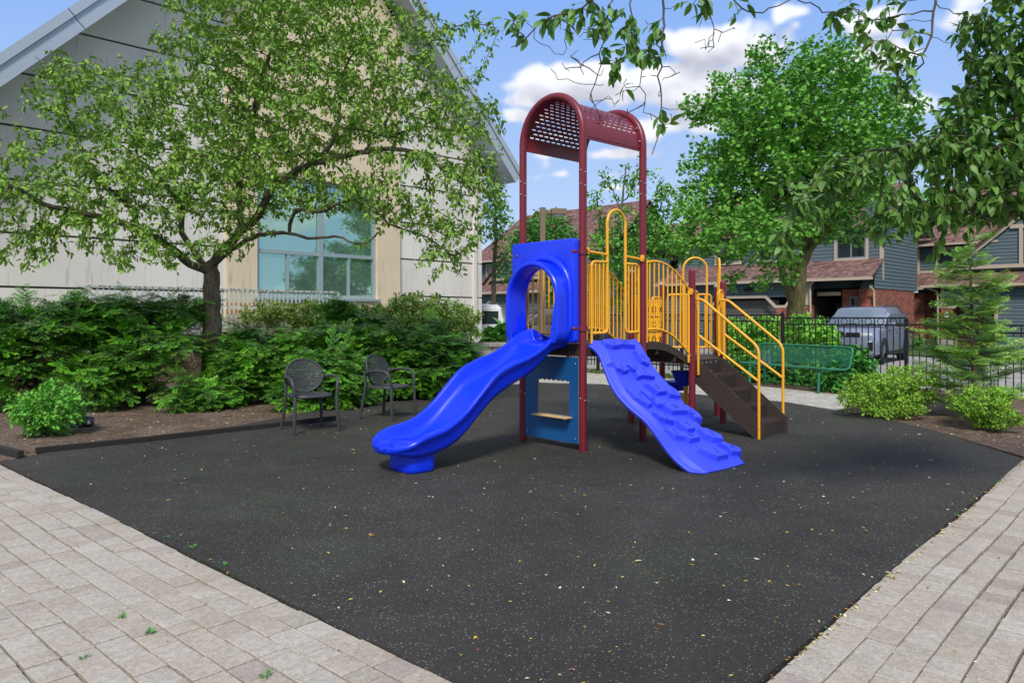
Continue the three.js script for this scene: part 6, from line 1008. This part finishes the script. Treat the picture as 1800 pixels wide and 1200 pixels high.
// ---------------------------------------------------------------- young spruce at the right
{
  const R = rngOf(61), t = thing('spruce_tree', 'young spruce with light tiered boughs in the right bed', 'tree'), D = 10.4, base = at(1716, 0, D).setY(-0.05), H = 2.5, sprays = sprayGeo(16, 0.15, 1, rngOf(62), 0.6, [0.62, 0.7, 0.66], [1.2, 1.25, 0.85], 5);
  const wood = [sweep([base, base.clone().add(V3(-0.04, 1.2, 0)), base.clone().add(V3(-0.1, H, 0.0))], (i) => [0.05, 0.03, 0.008][i], 8)], ms = [], cs = [];
  const axis = (y) => base.clone().add(V3(-0.1 * Math.pow(y / H, 1.6), y + 0.05, 0));
  for (let tier = 0; tier < 14; tier++) {
    const y = 0.2 + tier * 0.172, len = Math.max(0.13, 1.0 * Math.pow(1 - y / (H + 0.12), 0.95)) * (0.7 + R() * 0.5), n = tier > 11 ? 4 : 6;
    for (let k = 0; k < n; k++) {
      if (R() < (tier > 5 ? 0.3 : 0.08)) continue;
      const a = (k + R() * 0.7) / n * 2 * Math.PI + tier, dir = V3(Math.cos(a), 0.08 + R() * 0.5, Math.sin(a)), L = len * (0.5 + R() * 0.8), o = axis(y), pts = []; for (let i = 0; i <= 5; i++) { const s = i / 5; pts.push(o.clone().addScaledVector(dir, L * s).add(V3(0, -0.16 * L * s * (1 - s) * 2 - 0.04 * s, 0))); }
      wood.push(sweep(pts, (i) => lerp(0.012, 0.003, i / 5), 4)); const m = Math.max(5, Math.round(L * 30));
      for (let i = 0; i < m; i++) { const s = 0.25 + 0.75 * (i + R()) / m, q = Math.min(4, Math.floor(s * 5)), p = pts[q].clone().lerp(pts[q + 1], s * 5 - q), sd = V3(-dir.z, 0, dir.x).multiplyScalar((i % 2 ? 1 : -1) * (0.7 + R() * 0.4)), d = dir.clone().normalize().multiplyScalar(0.8).add(s > 0.93 ? V3() : sd).add(V3(0, (R() - 0.35) * 0.7, 0)); ms.push(aim(p.add(rnd(R, 0.03)), d, (0.17 + R() * 0.14) * (s > 0.9 ? 1 : 0.95), R, 0.4)); const b = R(); cs.push(b < 0.2 ? new THREE.Color(1.3, 1.15, 0.8) : new THREE.Color(0.95, 1, 0.95).multiplyScalar(0.75 + R() * 0.5)); }
    }
  }
  for (let i = 0; i < 14; i++) ms.push(aim(axis(H - 0.45 + i * 0.035), V3(R() - 0.5, 1.2, R() - 0.5), 0.13, R)), cs.push(WHITE);
  part(t, 'trunk', merge(wood), M.bark); instanced(t, 'crown', sprays, leafMat('#8fb658', { vertexColors: true, transmission: 0.15, roughness: 0.6 }), ms, cs);
}
// ================================================================ litter and small growth
{
  const R = rngOf(77), leafy = leafGeo(0.42, 0.25, 0.1, 1), ms = [], cs = [], pal = ['#c9a42a', '#b8892c', '#8f5a2a', '#e6d9a2', '#b7ad52', '#f0e8cc', '#e0c46a', '#7b4a2e'].map((c) => new THREE.Color(c));
  const drop = (p, s) => { const m = new THREE.Matrix4().compose(p, new THREE.Quaternion().setFromEuler(new THREE.Euler(-Math.PI / 2 + (R() - 0.5) * 0.5, (R() - 0.5) * 0.5, R() * 6.3)), V3(s, s, s)); ms.push(m); cs.push(pal[Math.floor(R() * pal.length)].clone().multiplyScalar(0.7 + R() * 0.5)); };
  const onMat = (p) => { const l = p.clone().sub(MAT_LEFT), e = CORNER.clone().sub(MAT_LEFT), r = p.clone().sub(CORNER), f = MAT_RIGHT.clone().sub(CORNER); return e.x * l.z - e.z * l.x < 0 && f.x * r.z - f.z * r.x < 0; };
  let n = 0; while (n < 1700) { const d = 2.4 + Math.pow(R(), 0.9) * 11.5, p = GX((R() - 0.5) * d * 1.45, d); if (!onMat(p) || (p.x > 5 && d > 7.5) || p.x < -0.9 * d + 2.6 - 0 && d > 10.5) continue; p.y = 0.004; drop(p, n % 9 ? 0.012 + R() * 0.018 : 0.025 + R() * 0.025); n++; }
  for (let i = 0; i < 230; i++) { const t = R(), p = CORNER.clone().lerp(MAT_RIGHT, t).add(V3(0.012 + R() * 0.035, 0.002, 0.01)); drop(p.setY(0.0), 0.014 + R() * 0.022); }
  for (let i = 0; i < 160; i++) { const d = 2.6 + R() * 5, p = GX((R() < 0.5 ? -1 : 1) * (0.2 + R() * 0.75) * d, d); if (onMat(p)) continue; drop(p.setY(-0.001), 0.012 + R() * 0.016); }
  for (let i = 0; i < 1500; i++) { const l = R() < 0.6, p = l ? GX(-8 + R() * 6.2, 7.6 + R() * 4.5) : GX(4.9 + R() * 4, 7.2 + R() * 4); if (onMat(p) && l && p.x > -4.6 + (-p.z - 7.9) * 0.9) continue; drop(p.setY(0.0), 0.014 + R() * 0.03); }
  tag(instanced(scene, 'fallen_leaves', leafy, S({ color: '#ffffff', roughness: 0.9, side: THREE.DoubleSide }), ms, cs), 'small dry leaves scattered over the rubber surface and paving', 'leaf litter', null, 'stuff');
  const wm = [], wc = []; const weed = (p, k, s) => { for (let i = 0; i < k; i++) { const a = R() * 6.3; wm.push(aim(p.clone().add(V3((R() - 0.5) * s, 0, (R() - 0.5) * s)), V3(Math.cos(a), 0.5 + R() * 0.5, Math.sin(a)), s * (0.5 + R() * 0.7), R)); wc.push(tint(R, WHITE, 0.25)); } };
  for (const [x, y] of [[292, 944], [337, 962], [395, 992], [216, 1083], [260, 1110], [150, 1155], [468, 1187], [42, 798], [46, 795]]) weed(gp(x, y).setY(-0.005), 9, 0.03);
  for (let i = 0; i < 16; i++) weed(CORNER.clone().lerp(MAT_RIGHT, 0.12 + R() * 0.85).add(V3(0.02, -0.005, 0)), 5, 0.022);
  weed(gp(1304, 815), 8, 0.04);
  for (let i = 0; i < 240; i++) { const t = R(); weed(V3(7.2, 0.0, -13.7).lerp(V3(1.9, 0, -18.9), t).add(rnd(R, 0.25).setY(0)), 4, 0.12); }
  tag(instanced(scene, 'weeds', leafy, leafMat('#4f8f2c'), wm, wc), 'small green weeds in paving joints and along the fence foot', 'weeds', null, 'stuff');
}
// torn black bag on the mulch
{
  const R = rngOf(3), g = new THREE.IcosahedronGeometry(0.12, 3), p = g.attributes.position; for (let i = 0; i < p.count; i++) { const x = p.getX(i), y = p.getY(i), z = p.getZ(i), n = fbm(x * 22 + 5, y * 22 + z * 18, 3, 0, 8), k = 0.6 + n * 0.8; p.setXYZ(i, x * k * 1.3, Math.max(-0.02, y * k * 0.9 + x * 0.25), z * k * 0.8); } const gg = mergeVertices(g.deleteAttribute('normal') && g); gg.computeVertexNormals();
  const q = gp(142, 748); solo('plastic_bag', toCreasedNormals(gg.translate(q.x, 0.02, q.z), 0.3), S({ color: '#2a2d33', roughness: 0.25 }), 'crumpled dark plastic bag on the mulch beside the bright bush', 'bag');
}
renderer.render(scene, camera);
